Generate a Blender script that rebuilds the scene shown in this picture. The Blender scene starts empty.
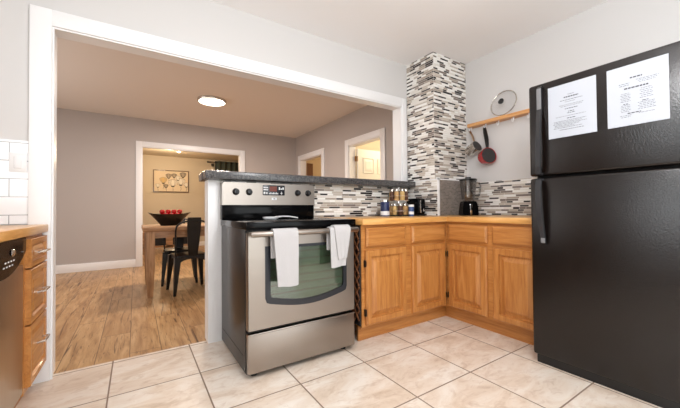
import bpy, bmesh, math, random
from mathutils import Vector, Matrix

C = bpy.context.scene.collection
sc = bpy.context.scene
PI = math.pi

# ------------------------------------------------------------------ camera
F_PX, YAW, PITCH, ROLL = 314.82, 0.5763, 0.0164, 0.0086
cam_d = bpy.data.cameras.new('camera')
cam_d.sensor_fit = 'HORIZONTAL'; cam_d.sensor_width = 36.0
cam_d.lens = F_PX / 680.0 * 36.0
cam_d.clip_start = 0.05
cam = bpy.data.objects.new('camera', cam_d); C.objects.link(cam)
fw = Vector((math.sin(YAW), math.cos(YAW), 0)); rt = Vector((math.cos(YAW), -math.sin(YAW), 0)); up = Vector((0, 0, 1))
f2 = fw * math.cos(PITCH) + up * math.sin(PITCH); u2 = up * math.cos(PITCH) - fw * math.sin(PITCH)
r3 = rt * math.cos(ROLL) - u2 * math.sin(ROLL); u3 = u2 * math.cos(ROLL) + rt * math.sin(ROLL)
m = Matrix((r3, u3, -f2)).transposed().to_4x4(); m.translation = Vector((-0.5386, -2.5052, 0.9876))
cam.matrix_world = m
sc.camera = cam

# ------------------------------------------------------------------ view, world, lights
sc.view_settings.view_transform = 'Standard'; sc.view_settings.look = 'None'
sc.view_settings.gamma = 1.0; sc.view_settings.use_curve_mapping = False
sc.view_settings.exposure = 0.02
w = bpy.data.worlds.new('sky'); sc.world = w; w.use_nodes = True
bg = w.node_tree.nodes['Background']; bg.inputs[0].default_value = (0.90, 0.95, 1.0, 1); bg.inputs[1].default_value = 1.2

def area(name, loc, target, sx, sy, power, col=(1, 1, 1), spread=PI):
    d = bpy.data.lights.new(name, 'AREA'); d.shape = 'RECTANGLE'; d.size = sx; d.size_y = sy
    d.energy = power; d.color = col; d.spread = spread
    o = bpy.data.objects.new(name, d); C.objects.link(o); o.location = loc
    o.rotation_euler = (Vector(target) - Vector(loc)).to_track_quat('-Z', 'Y').to_euler()
    return o
def disc(name, loc, size, power, col, down=True):
    d = bpy.data.lights.new(name, 'AREA'); d.shape = 'DISK'; d.size = size; d.energy = power; d.color = col
    o = bpy.data.objects.new(name, d); C.objects.link(o); o.location = loc
    return o
def point(name, loc, r, power, col):
    d = bpy.data.lights.new(name, 'POINT'); d.shadow_soft_size = r; d.energy = power; d.color = col
    o = bpy.data.objects.new(name, d); C.objects.link(o); o.location = loc
    return o
# daylight through the patio door (behind the camera) and the window over the left counter
area('daylight_patio', (0.9, -4.12, 1.15), (0.9, 0, 2.3), 1.9, 2.0, 35, (0.94, 0.97, 1.0))
area('daylight_window', (-1.56, -2.2, 1.6), (2, -2.0, 1.3), 1.3, 1.0, 20, (0.93, 0.97, 1.0))
# an added, unseen fill light for the kitchen, the dining lamp, and the lamps of the rooms beyond
point('kitchen_fill', (0.3, -2.3, 2.0), 0.2, 58, (0.98, 0.985, 1.0))
disc('dining_lamp', (0.424, 2.48, 2.595), 0.34, 54, (1.0, 0.89, 0.80))
area('dining_fill', (-2.9, 1.9, 1.5), (2, 1.9, 1.7), 1.8, 1.4, 26, (1.0, 0.98, 0.96))  # added fill light; the left dining wall has no window
point('back_room_lamp', (0.1, 5.6, 2.15), 0.12, 48, (1.0, 0.79, 0.54))
point('bedroom_lamp', (3.7, 1.2, 2.2), 0.2, 34, (1.0, 0.88, 0.70))
point('hall_lamp', (3.9, 3.3, 2.1), 0.12, 14, (1.0, 0.72, 0.42))

# ------------------------------------------------------------------ material helpers
def lin(c):
    return tuple(((x / 255) / 12.92 if x / 255 <= 0.04045 else ((x / 255 + 0.055) / 1.055) ** 2.4) for x in c) + (1,)
MATS = {}
def principled(name, rgb=(200, 200, 200), rough=0.5, metal=0.0, spec=0.5, coat=0.0, alpha=1.0, trans=0.0):
    mt = bpy.data.materials.new(name); mt.use_nodes = True
    b = mt.node_tree.nodes['Principled BSDF']
    b.inputs['Base Color'].default_value = lin(rgb)
    b.inputs['Roughness'].default_value = rough
    b.inputs['Metallic'].default_value = metal
    b.inputs['Specular IOR Level'].default_value = spec
    b.inputs['Coat Weight'].default_value = coat
    b.inputs['Transmission Weight'].default_value = trans
    MATS[name] = mt
    return mt, mt.node_tree, b
def nd(nt, typ, **kw):
    n = nt.nodes.new(typ)
    for k, v in kw.items():
        if hasattr(n, k): setattr(n, k, v)
        else: n.inputs[k].default_value = v
    return n
def mathn(nt, op, a, b=None, c=None):
    n = nt.nodes.new('ShaderNodeMath'); n.operation = op
    for i, v in enumerate((a, b, c)):
        if v is None: continue
        if isinstance(v, (int, float)): n.inputs[i].default_value = v
        else: nt.links.new(v, n.inputs[i])
    return n.outputs[0]
def ramp(nt, fac, stops):
    n = nt.nodes.new('ShaderNodeValToRGB'); e = n.color_ramp.elements
    while len(e) < len(stops): e.new(0.5)
    for el, (p_, c_) in zip(e, stops): el.position = p_; el.color = lin(c_)
    nt.links.new(fac, n.inputs[0]); return n.outputs[0]
def mixc(nt, fac, a, b, mode='MIX'):
    n = nt.nodes.new('ShaderNodeMix'); n.data_type = 'RGBA'; n.blend_type = mode
    for s, v in ((n.inputs[0], fac), (n.inputs[6], a), (n.inputs[7], b)):
        if isinstance(v, (int, float)): s.default_value = v
        elif isinstance(v, tuple): s.default_value = v
        else: nt.links.new(v, s)
    return n.outputs[2]
def noise(nt, vec, scale, detail=3.0, rough=0.55, dist=0.0):
    n = nt.nodes.new('ShaderNodeTexNoise'); n.inputs['Scale'].default_value = scale
    n.inputs['Detail'].default_value = detail; n.inputs['Roughness'].default_value = rough; n.inputs['Distortion'].default_value = dist
    if vec is not None: nt.links.new(vec, n.inputs['Vector'])
    return n.outputs['Fac']
def mapping(nt, vec, sc_=(1, 1, 1), loc=(0, 0, 0)):
    n = nt.nodes.new('ShaderNodeMapping'); n.inputs['Scale'].default_value = sc_; n.inputs['Location'].default_value = loc
    nt.links.new(vec, n.inputs['Vector']); return n.outputs[0]
def objco(nt): return nt.nodes.new('ShaderNodeTexCoord').outputs['Object']
def pos(nt): return nt.nodes.new('ShaderNodeNewGeometry').outputs['Position']
def bump(nt, b, h, strength=0.1, dist=0.01):
    n = nt.nodes.new('ShaderNodeBump'); n.inputs['Strength'].default_value = strength; n.inputs['Distance'].default_value = dist
    nt.links.new(h, n.inputs['Height']); nt.links.new(n.outputs[0], b.inputs['Normal'])

def paint(name, rgb, rough=0.6, tex=0.05, spec=0.3):
    mt, nt, b = principled(name, rgb, rough, spec=spec)
    p_ = pos(nt)
    n2 = noise(nt, p_, 1.3, 2.0)
    nt.links.new(mixc(nt, mathn(nt, 'MULTIPLY', n2, 0.05), lin(rgb), lin(tuple(int(c * 0.9) for c in rgb))), b.inputs['Base Color'])
    bump(nt, b, noise(nt, p_, 260, 2.0), tex, 0.004)
    return mt
paint('kitchen_paint', (217, 215, 214))
paint('kitchen_ceiling', (252, 250, 250), 0.8, 0.25)
paint('dining_paint', (190, 182, 178))
paint('dining_ceiling', (238, 232, 226), 0.8, 0.2)
paint('warm_paint', (214, 200, 178))
paint('cream_paint', (235, 224, 200))
paint('trim_white', (246, 246, 247), 0.35, 0.0, 0.5)
principled('door_white', (240, 236, 226), 0.4)

def tile_floor():
    mt, nt, b = principled('floor_tile', (225, 210, 195), 0.28)
    p_ = pos(nt)
    s = nt.nodes.new('ShaderNodeSeparateXYZ'); nt.links.new(p_, s.inputs[0])
    S = 0.4536
    u = mathn(nt, 'DIVIDE', mathn(nt, 'SUBTRACT', s.outputs[0], 0.7008), S)
    v = mathn(nt, 'DIVIDE', mathn(nt, 'SUBTRACT', s.outputs[1], -0.8716), S)
    def edge(t):
        f = mathn(nt, 'FRACT', t)
        return mathn(nt, 'MINIMUM', f, mathn(nt, 'SUBTRACT', 1.0, f))
    e = mathn(nt, 'MINIMUM', edge(u), edge(v))
    g = nt.nodes.new('ShaderNodeMapRange'); g.inputs[1].default_value = 0.0065; g.inputs[2].default_value = 0.0105
    nt.links.new(e, g.inputs[0])
    cmb = nt.nodes.new('ShaderNodeCombineXYZ')
    nt.links.new(mathn(nt, 'FLOOR', u), cmb.inputs[0]); nt.links.new(mathn(nt, 'FLOOR', v), cmb.inputs[1])
    wn = nt.nodes.new('ShaderNodeTexWhiteNoise'); nt.links.new(cmb.outputs[0], wn.inputs['Vector'])
    va = nt.nodes.new('ShaderNodeVectorMath'); va.operation = 'MULTIPLY_ADD'
    nt.links.new(wn.outputs['Color'], va.inputs[0]); va.inputs[1].default_value = (9, 9, 9); nt.links.new(p_, va.inputs[2])
    mp = mapping(nt, va.outputs[0], (1.0, 1.9, 1.0))
    n1 = noise(nt, mp, 3.2, 7.0, 0.62, 0.8)
    n2 = noise(nt, mp, 11.0, 5.0, 0.6, 1.2)
    c1 = ramp(nt, n1, [(0.30, (205, 182, 160)), (0.46, (226, 209, 192)), (0.60, (237, 226, 214)), (0.8, (243, 236, 228))])
    c2 = ramp(nt, n2, [(0.32, (196, 170, 146)), (0.48, (255, 255, 255))])
    c = mixc(nt, 0.35, c1, c2, 'MULTIPLY')
    c = mixc(nt, mathn(nt, 'MULTIPLY', wn.outputs['Value'], 0.10), c, lin((214, 194, 176)))
    nt.links.new(mixc(nt, g.outputs[0], lin((140, 118, 100)), c), b.inputs['Base Color'])
    r_ = mathn(nt, 'MULTIPLY_ADD', g.outputs[0], -0.45, 0.75)
    nt.links.new(r_, b.inputs['Roughness'])
    bump(nt, b, mathn(nt, 'ADD', g.outputs[0], mathn(nt, 'MULTIPLY', n1, 0.25)), 0.35, 0.004)
tile_floor()

def laminate():
    mt, nt, b = principled('laminate', (180, 135, 95), 0.33)
    p_ = pos(nt)
    s = nt.nodes.new('ShaderNodeSeparateXYZ'); nt.links.new(p_, s.inputs[0])
    W, L = 0.19, 1.22
    u = mathn(nt, 'DIVIDE', s.outputs[0], W); iu = mathn(nt, 'FLOOR', u)
    off = mathn(nt, 'FRACT', mathn(nt, 'MULTIPLY', iu, 0.371))
    v = mathn(nt, 'ADD', mathn(nt, 'DIVIDE', s.outputs[1], L), off); iv = mathn(nt, 'FLOOR', v)
    fu = mathn(nt, 'FRACT', u); eu = mathn(nt, 'MINIMUM', fu, mathn(nt, 'SUBTRACT', 1.0, fu))
    fv = mathn(nt, 'FRACT', v); ev = mathn(nt, 'MULTIPLY', mathn(nt, 'MINIMUM', fv, mathn(nt, 'SUBTRACT', 1.0, fv)), L / W)
    g = nt.nodes.new('ShaderNodeMapRange'); g.inputs[1].default_value = 0.004; g.inputs[2].default_value = 0.014
    nt.links.new(mathn(nt, 'MINIMUM', eu, ev), g.inputs[0])
    cmb = nt.nodes.new('ShaderNodeCombineXYZ'); nt.links.new(iu, cmb.inputs[0]); nt.links.new(iv, cmb.inputs[1])
    wn = nt.nodes.new('ShaderNodeTexWhiteNoise'); nt.links.new(cmb.outputs[0], wn.inputs['Vector'])
    va = nt.nodes.new('ShaderNodeVectorMath'); va.operation = 'MULTIPLY_ADD'
    nt.links.new(wn.outputs['Color'], va.inputs[0]); va.inputs[1].default_value = (7, 7, 7); nt.links.new(p_, va.inputs[2])
    n1 = noise(nt, mapping(nt, va.outputs[0], (9, 1.1, 1)), 2.2, 6.0, 0.6, 0.5)
    n2 = noise(nt, mapping(nt, va.outputs[0], (16, 0.9, 1)), 1.6, 3.0, 0.5, 1.4)
    c1 = ramp(nt, n1, [(0.28, (146, 106, 66)), (0.5, (190, 150, 104)), (0.72, (216, 180, 134))])
    dk = ramp(nt, n2, [(0.32, (80, 50, 30)), (0.39, (255, 255, 255))])
    n3 = noise(nt, mapping(nt, va.outputs[0], (30, 1.6, 1)), 2.0, 2.0, 0.5, 1.8)
    c = mixc(nt, 0.8, c1, dk, 'MULTIPLY')
    c = mixc(nt, 0.6, c, ramp(nt, n3, [(0.30, (90, 58, 36)), (0.36, (255, 255, 255))]), 'MULTIPLY')
    c = mixc(nt, mathn(nt, 'MULTIPLY', wn.outputs['Value'], 0.4), c, lin((158, 114, 72)))
    nt.links.new(mixc(nt, g.outputs[0], lin((88, 60, 40)), c), b.inputs['Base Color'])
    bump(nt, b, g.outputs[0], 0.2, 0.002)
laminate()

def wood(name, axis, dark, mid, light, rough=0.38, fine=1.0):
    mt, nt, b = principled(name, mid, rough, coat=0.15)
    p_ = pos(nt)
    k = [11.0, 11.0, 11.0]; k['xyz'.index(axis)] = 0.9
    n1 = noise(nt, mapping(nt, p_, tuple(k)), 2.6 * fine, 5.0, 0.6, 0.9)
    k2 = [60.0, 60.0, 60.0]; k2['xyz'.index(axis)] = 3.0
    n2 = noise(nt, mapping(nt, p_, tuple(k2)), 2.0, 3.0, 0.5)
    c1 = ramp(nt, n1, [(0.28, dark), (0.5, mid), (0.72, light)])
    c2 = ramp(nt, n2, [(0.30, (176, 140, 104)), (0.5, (255, 255, 255))])
    nt.links.new(mixc(nt, 0.22, c1, c2, 'MULTIPLY'), b.inputs['Base Color'])
    bump(nt, b, n2, 0.06, 0.002)
    return mt
OD, OM, OL = (164, 100, 46), (188, 125, 63), (204, 144, 82)
for ax in 'xyz': wood('oak_' + ax, ax, OD, OM, OL)
for ax in 'xy': wood('butcher_' + ax, ax, (204, 142, 72), (226, 168, 96), (238, 190, 124), 0.3)
wood('shelf_wood', 'y', (196, 130, 70), (220, 158, 96), (232, 180, 122), 0.45)
wood('table_wood', 'x', (138, 98, 62), (174, 130, 88), (196, 154, 110), 0.45)
wood('table_wood_z', 'z', (138, 98, 62), (174, 130, 88), (196, 154, 110), 0.45)
wood('brown_door', 'z', (84, 52, 30), (108, 70, 42), (126, 84, 52), 0.5)
wood('frame_wood', 'x', (86, 62, 40), (104, 78, 52), (120, 92, 64), 0.5)
wood('lattice_wood', 'z', (92, 54, 30), (120, 74, 44), (140, 90, 54), 0.5)

def brushed(name, rgb, axis, rough=0.34):
    mt, nt, b = principled(name, rgb, rough, 1.0)
    k = [220.0, 220.0, 220.0]; k['xyz'.index(axis)] = 2.0
    n = noise(nt, mapping(nt, pos(nt), tuple(k)), 1.0, 2.0)
    nt.links.new(mathn(nt, 'MULTIPLY_ADD', n, 0.14, rough - 0.07), b.inputs['Roughness'])
    bump(nt, b, n, 0.04, 0.001)
brushed('steel', (160, 151, 143), 'x')
brushed('dishwasher_steel', (185, 168, 150), 'z', 0.33)
principled('chrome', (225, 225, 225), 0.12, 1.0)
principled('satin_nickel', (214, 210, 204), 0.25, 1.0)
principled('warm_reflection_steel', (176, 148, 120), 0.25, 1.0)  # polished steel with its warm reflection put into the colour
principled('pot_steel', (204, 198, 190), 0.14, 1.0)
principled('black_gloss', (12, 12, 13), 0.10, spec=0.12)
principled('black_satin', (26, 24, 24), 0.35)
principled('range_side', (30, 24, 21), 0.28, spec=0.35)
principled('black_plastic', (20, 20, 21), 0.3)
principled('black_metal', (24, 23, 23), 0.28, 0.3)
principled('handle_black', (48, 48, 50), 0.22)
principled('dark_rubber', (18, 18, 18), 0.8)
principled('display_grey', (38, 40, 46), 0.25)
principled('window_border', (34, 36, 42), 0.28)
principled('mark_white', (225, 225, 225), 0.5)
principled('ink', (72, 72, 76), 0.8)
principled('ceramic_white', (240, 240, 242), 0.2)
principled('plate_white', (240, 240, 241), 0.35)
principled('paper_white', (182, 186, 194), 0.6)
principled('grey_handle', (120, 120, 122), 0.35)
principled('knob_gloss', (24, 24, 26), 0.2)
principled('hinge_dark', (50, 38, 28), 0.45, 0.6)
principled('brass', (150, 110, 60), 0.35, 1.0)
principled('red_enamel', (176, 20, 26), 0.22, coat=0.4)
principled('nonstick', (46, 44, 44), 0.4)
principled('fruit_red', (196, 22, 26), 0.3, coat=0.2)
principled('fruit_pale', (236, 214, 196), 0.4)
principled('bowl_black', (22, 17, 14), 0.18)
principled('navy_label', (30, 40, 84), 0.4)
principled('blue_label', (58, 84, 132), 0.4)
principled('spice_tan', (190, 150, 98), 0.6)
principled('spice_dark', (86, 52, 34), 0.6)
principled('spice_gold', (206, 172, 112), 0.6)
principled('curtain_green', (72, 80, 72), 0.85)
principled('canvas', (232, 214, 186), 0.8)
principled('petal_white', (240, 232, 218), 0.8)
principled('petal_grey', (178, 162, 142), 0.8)
principled('petal_gold', (218, 186, 128), 0.8)
principled('stem_dark', (70, 60, 50), 0.8)
principled('grout', (226, 222, 216), 0.8)
principled('lawn', (66, 118, 46), 0.9)
principled('hedge', (44, 92, 38), 0.9)
principled('blind_white', (236, 236, 234), 0.5)
principled('backing_dark', (24, 20, 18), 0.6)
for i, c in enumerate([(250, 248, 244), (236, 231, 224), (204, 194, 182), (172, 158, 144), (134, 122, 114), (66, 58, 56), (42, 37, 37)]):
    principled('mosaic_%d' % i, c, 0.2 if i != 3 else 0.35)
mt, nt, b = principled('red_led', (60, 20, 12), 0.3)
b.inputs['Emission Color'].default_value = lin((230, 90, 40)); b.inputs['Emission Strength'].default_value = 0.15
def emis(name, rgb, s):
    mt, nt, b = principled(name, rgb, 0.5)
    b.inputs['Emission Color'].default_value = lin(rgb); b.inputs['Emission Strength'].default_value = s
emis('lamp_glow', (255, 244, 226), 6.0)
emis('spot_glow', (255, 226, 170), 6.0)

def granite():
    mt, nt, b = principled('granite', (90, 88, 88), 0.25)
    p_ = pos(nt)
    c1 = ramp(nt, noise(nt, p_, 120, 3.0), [(0.35, (52, 51, 53)), (0.5, (80, 79, 81)), (0.68, (118, 114, 111))])
    c2 = ramp(nt, noise(nt, p_, 14, 3.0), [(0.35, (215, 215, 215)), (0.6, (240, 240, 240))])
    nt.links.new(mixc(nt, 0.7, c1, c2, 'MULTIPLY'), b.inputs['Base Color'])
granite()
def fridge_black():
    mt, nt, b = principled('fridge_black', (17, 11, 9), 0.2, spec=0.5)
    n = noise(nt, pos(nt), 120, 3.0, 0.6)
    bump(nt, b, n, 0.3, 0.004)
fridge_black()
def terry():
    mt, nt, b = principled('terry', (194, 191, 191), 0.95, spec=0.1)
    n = noise(nt, pos(nt), 330, 2.0)
    bump(nt, b, n, 0.6, 0.006)
terry()
def grey_mosaic():
    mt, nt, b = principled('grey_mosaic', (140, 130, 122), 0.3)
    p_ = pos(nt)
    s = nt.nodes.new('ShaderNodeSeparateXYZ'); nt.links.new(p_, s.inputs[0])
    cmb = nt.nodes.new('ShaderNodeCombineXYZ'); nt.links.new(s.outputs[0], cmb.inputs[0]); nt.links.new(s.outputs[2], cmb.inputs[1])
    br = nt.nodes.new('ShaderNodeTexBrick'); nt.links.new(cmb.outputs[0], br.inputs['Vector'])
    br.offset = 0.5
    br.inputs['Scale'].default_value = 1.0; br.inputs['Brick Width'].default_value = 0.03; br.inputs['Row Height'].default_value = 0.015
    br.inputs['Mortar Size'].default_value = 0.0012
    br.inputs['Color1'].default_value = lin((150, 140, 132)); br.inputs['Color2'].default_value = lin((118, 108, 102)); br.inputs['Mortar'].default_value = lin((164, 158, 152))
    nt.links.new(br.outputs['Color'], b.inputs['Base Color'])
grey_mosaic()
def subway():
    mt, nt, b = principled('subway', (244, 244, 246), 0.12)
    s = nt.nodes.new('ShaderNodeSeparateXYZ'); nt.links.new(pos(nt), s.inputs[0])
    cmb = nt.nodes.new('ShaderNodeCombineXYZ')
    nt.links.new(mathn(nt, 'ADD', s.outputs[0], 1.135 + 4.0), cmb.inputs[0])
    nt.links.new(mathn(nt, 'ADD', s.outputs[2], -0.97 + 2.06), cmb.inputs[1])
    br = nt.nodes.new('ShaderNodeTexBrick'); nt.links.new(cmb.outputs[0], br.inputs['Vector'])
    br.offset = 0.5; br.inputs['Scale'].default_value = 1.0
    br.inputs['Brick Width'].default_value = 0.2; br.inputs['Row Height'].default_value = 0.103; br.inputs['Mortar Size'].default_value = 0.0022
    br.inputs['Color1'].default_value = lin((246, 246, 248)); br.inputs['Color2'].default_value = lin((244, 244, 246)); br.inputs['Mortar'].default_value = lin((160, 160, 164))
    nt.links.new(br.outputs['Color'], b.inputs['Base Color'])
    bump(nt, b, br.outputs['Fac'], -0.3, 0.003)
subway()
def glass(name, tint=(255, 255, 255), rough=0.0, mix=0.12):
    mt = bpy.data.materials.new(name); mt.use_nodes = True; nt = mt.node_tree
    nt.nodes.remove(nt.nodes['Principled BSDF'])
    t = nt.nodes.new('ShaderNodeBsdfTransparent'); t.inputs[0].default_value = lin(tint)
    g = nt.nodes.new('ShaderNodeBsdfGlossy'); g.inputs['Roughness'].default_value = rough
    lw = nt.nodes.new('ShaderNodeLayerWeight'); lw.inputs[0].default_value = 0.5
    fr = mathn(nt, 'MULTIPLY', mathn(nt, 'POWER', lw.outputs['Facing'], 4.0), 0.6)
    mx = nt.nodes.new('ShaderNodeMixShader')
    nt.links.new(mathn(nt, 'ADD', fr, mix), mx.inputs[0])
    nt.links.new(t.outputs[0], mx.inputs[1]); nt.links.new(g.outputs[0], mx.inputs[2])
    nt.links.new(mx.outputs[0], nt.nodes['Material Output'].inputs[0])
    MATS[name] = mt
glass('clear_glass', (252, 252, 252), 0.02, 0.015)
glass('smoke_glass', (228, 227, 226), 0.08, 0.13)
glass('pane_glass', (250, 252, 250), 0.0, 0.02)
glass('oven_glass', (204, 214, 204), 0.06, 0.14)
principled('oven_reflection_green', (176, 190, 172), 0.4)  # reflected greenery painted as a pale green base colour

# ------------------------------------------------------------------ mesh builder
class MB:
    def __init__(s): s.v = []; s.f = []; s.mi = []; s.sm = []
    def add(s, verts, faces, mi=0, M=None, smooth=False):
        n = len(s.v)
        for p_ in verts:
            p_ = Vector(p_); s.v.append(M @ p_ if M is not None else p_)
        for f in faces: s.f.append(tuple(n + i for i in f)); s.mi.append(mi); s.sm.append(smooth)
        return s
    def bm(s, bm_, mi=0, M=None, smooth=False):
        bm_.verts.ensure_lookup_table(); bm_.verts.index_update()
        s.add([v.co.copy() for v in bm_.verts], [[v.index for v in f.verts] for f in bm_.faces], mi, M, smooth); bm_.free(); return s
    def box(s, x0, x1, y0, y1, z0, z1, mi=0, bev=0.0, M=None, seg=2):
        b_ = bmesh.new()
        bmesh.ops.create_cube(b_, size=1.0)
        for v in b_.verts: v.co = Vector(((x0 + x1) / 2 + v.co.x * (x1 - x0), (y0 + y1) / 2 + v.co.y * (y1 - y0), (z0 + z1) / 2 + v.co.z * (z1 - z0)))
        if bev > 0: bmesh.ops.bevel(b_, geom=b_.edges[:] , offset=bev, segments=seg, affect='EDGES', profile=0.5)
        return s.bm(b_, mi, M, bev > 0)
    def tube(s, pts, r, n=10, mi=0, M=None, caps=True, close=False):
        pts = [Vector(p_) for p_ in pts]; N = len(pts)
        rr = r if isinstance(r, (list, tuple)) else [r] * N
        vs = []; fs = []; prev = None
        for i in range(N):
            a = pts[i - 1] if (i > 0 or close) else pts[i]; c = pts[(i + 1) % N] if (i < N - 1 or close) else pts[i]
            t = (c - a).normalized()
            if prev is None:
                h = Vector((0, 0, 1)) if abs(t.z) < 0.9 else Vector((1, 0, 0))
                x = t.cross(h).normalized()
            else: x = (prev - t * prev.dot(t)).normalized()
            prev = x; y = t.cross(x)
            for k in range(n):
                an = 2 * PI * k / n; vs.append(pts[i] + (x * math.cos(an) + y * math.sin(an)) * rr[i])
        for i in range(N - (0 if close else 1)):
            j = (i + 1) % N
            for k in range(n): fs.append((i * n + k, i * n + (k + 1) % n, j * n + (k + 1) % n, j * n + k))
        if caps and not close:
            fs.append(tuple(range(n - 1, -1, -1))); fs.append(tuple((N - 1) * n + k for k in range(n)))
        return s.add(vs, fs, mi, M, True)
    def strap(s, pts, wdir, w_, th, mi=0, M=None):
        """flat strip along pts; w_ = width (number or list) along wdir, th = thickness"""
        pts = [Vector(p_) for p_ in pts]; wd = Vector(wdir).normalized(); N = len(pts)
        ww = w_ if isinstance(w_, (list, tuple)) else [w_] * N
        vs = []; fs = []
        for i in range(N):
            t = (pts[min(i + 1, N - 1)] - pts[max(i - 1, 0)]).normalized(); nn = t.cross(wd).normalized()
            for a, b_ in ((-1, -1), (1, -1), (1, 1), (-1, 1)): vs.append(pts[i] + wd * (a * ww[i] / 2) + nn * (b_ * th / 2))
        for i in range(N - 1):
            for k in range(4): fs.append((i * 4 + k, i * 4 + (k + 1) % 4, i * 4 + 4 + (k + 1) % 4, i * 4 + 4 + k))
        fs.append((3, 2, 1, 0)); fs.append(tuple((N - 1) * 4 + k for k in range(4)))
        return s.add(vs, fs, mi, M)
    def lathe(s, prof, n=24, mi=0, M=None, c=(0, 0, 0)):
        vs = []; fs = []; N = len(prof)
        for r, z in prof:
            for k in range(n):
                an = 2 * PI * k / n; vs.append((c[0] + r * math.cos(an), c[1] + r * math.sin(an), c[2] + z))
        for i in range(N - 1):
            for k in range(n): fs.append((i * n + k, i * n + (k + 1) % n, (i + 1) * n + (k + 1) % n, (i + 1) * n + k))
        if prof[0][0] > 1e-5: fs.append(tuple(range(n - 1, -1, -1)))
        if prof[-1][0] > 1e-5: fs.append(tuple((N - 1) * n + k for k in range(n)))
        return s.add(vs, fs, mi, M, True)
    def cyl(s, p0, p1, r, n=16, mi=0, M=None): return s.tube([p0, p1], r, n, mi, M)
    def prism(s, poly, d0, d1, mi=0, M=None):
        """poly in (x,z), extruded along y from d0 to d1"""
        n = len(poly); vs = [(x, d0, z) for x, z in poly] + [(x, d1, z) for x, z in poly]
        fs = [tuple(range(n)), tuple(range(2 * n - 1, n - 1, -1))]
        for k in range(n): fs.append((k, n + k, n + (k + 1) % n, (k + 1) % n))
        return s.add(vs, fs, mi, M)
    def rings(s, w_, h_, seq, mi=0, M=None):
        """nested rectangles: (inset, y) from back rim to centre, in x 0..w z 0..h"""
        vs = []; fs = []
        for ins, y in seq: vs += [(ins, y, ins), (w_ - ins, y, ins), (w_ - ins, y, h_ - ins), (ins, y, h_ - ins)]
        for i in range(len(seq) - 1):
            for k in range(4): fs.append((i * 4 + k, i * 4 + (k + 1) % 4, i * 4 + 4 + (k + 1) % 4, i * 4 + 4 + k))
        e = (len(seq) - 1) * 4; fs.append((e, e + 1, e + 2, e + 3)); fs.append((3, 2, 1, 0))
        return s.add(vs, fs, mi, M)
    def build(s, name, mats, parent=None, world=True, tagd=None):
        if isinstance(mats, str): mats = [mats]
        me = bpy.data.meshes.new(name)
        off = Vector((0, 0, 0)); vs = s.v
        if parent is not None and world:
            q = parent
            while q is not None: off += q.location; q = q.parent
        elif parent is None and world:
            xs = [v.x for v in vs]; ys = [v.y for v in vs]; zs = [v.z for v in vs]
            off = Vector(((min(xs) + max(xs)) / 2, (min(ys) + max(ys)) / 2, min(zs)))
        me.from_pydata([tuple(v - off) for v in vs], [], s.f)
        for mn in mats: me.materials.append(MATS[mn])
        me.polygons.foreach_set('material_index', s.mi); me.polygons.foreach_set('use_smooth', s.sm)
        b_ = bmesh.new(); b_.from_mesh(me); bmesh.ops.recalc_face_normals(b_, faces=b_.faces); b_.to_mesh(me); b_.free()
        if any(s.sm):
            try: me.set_sharp_from_angle(angle=math.radians(38))
            except Exception: pass
        o = bpy.data.objects.new(name, me); C.objects.link(o)
        if parent is not None: o.parent = parent
        elif world: o.location = off
        return o

def tag(o, label, cat, group=None, kind=None):
    if label: o['label'] = label
    if cat: o['category'] = cat
    if group: o['group'] = group
    if kind: o['kind'] = kind
    return o
def thing(name, label, cat, loc=(0, 0, 0), rotz=0.0, group=None):
    o = bpy.data.objects.new(name, None); C.objects.link(o); o.empty_display_size = 0.1
    o.location = loc; o.rotation_euler = (0, 0, rotz)
    return tag(o, label, cat, group)
def struct(name, mb, mats):
    o = mb.build(name, mats); o['kind'] = 'structure'; return o
def dup(root, loc, rotz=None, label=None):
    r = root.copy(); C.objects.link(r); r.location = loc
    if rotz is not None: r.rotation_euler = (0, 0, rotz)
    if label: r['label'] = label
    for ch in list(root.children):
        c = ch.copy(); C.objects.link(c); c.parent = r
        for g in list(ch.children):
            d = g.copy(); C.objects.link(d); d.parent = c
    return r

# ------------------------------------------------------------------ setting
KX0, KX1, KY0, KZ = -1.62, 2.51, -4.2, 2.576
DX0, DX1, DY1, DZ = -3.0, 2.572, 4.15, 2.645
WT = 0.13
OX0, OX1, OZ = -0.957, 1.893, 2.095          # the wide opening to the dining room
FX0, FX1, FZ = -0.44, 1.30, 2.14            # far doorway
FRY, FRZ = 7.0, 2.43                        # back room
struct('floor_kitchen', MB().box(KX0 - .1, KX1 + .1, KY0 - .1, 0.068, -0.06, 0.0), 'floor_tile')
struct('floor_dining', MB().box(DX0 - .1, 5.2, 0.068, FRY + .1, -0.06, 0.0), 'laminate')
struct('ceiling_kitchen', MB().box(KX0 - .1, KX1 + .1, KY0 - .1, 0.0, KZ, KZ + .1), 'kitchen_ceiling')
struct('ceiling_dining', MB().box(DX0 - .1, DX1 + .1, WT, DY1, DZ, DZ + .1), 'dining_ceiling')
struct('ceiling_back_room', MB().box(-2.6, 2.7, DY1 + WT, FRY + .1, FRZ, FRZ + .1), 'warm_paint')
# wall between kitchen and dining room: kitchen face and dining face painted differently
for nm, x0k, x0d, x1, z0 in (('wall_back_left', KX0 - .1, DX0 - .1, OX0 - .012, 0), ('wall_back_right', OX1 + .012, OX1 + .012, KX1 + .1, 0), ('wall_back_top', OX0 - .012, OX0 - .012, OX1 + .012, OZ + .012)):
    struct(nm, MB().box(x0k, x1, 0.0, 0.05, z0, 2.66, 0).box(x0d, x1, 0.05, WT, z0, 2.66, 1), ['kitchen_paint', 'dining_paint'])
struct('wall_half', MB().box(-0.085, OX1 + .0, 0.0, WT, 0, 1.2145), ['trim_white'])
struct('wall_right', MB().box(KX1, KX1 + .1, KY0 - .1, 0, 0, KZ + .05), 'kitchen_paint')
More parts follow.
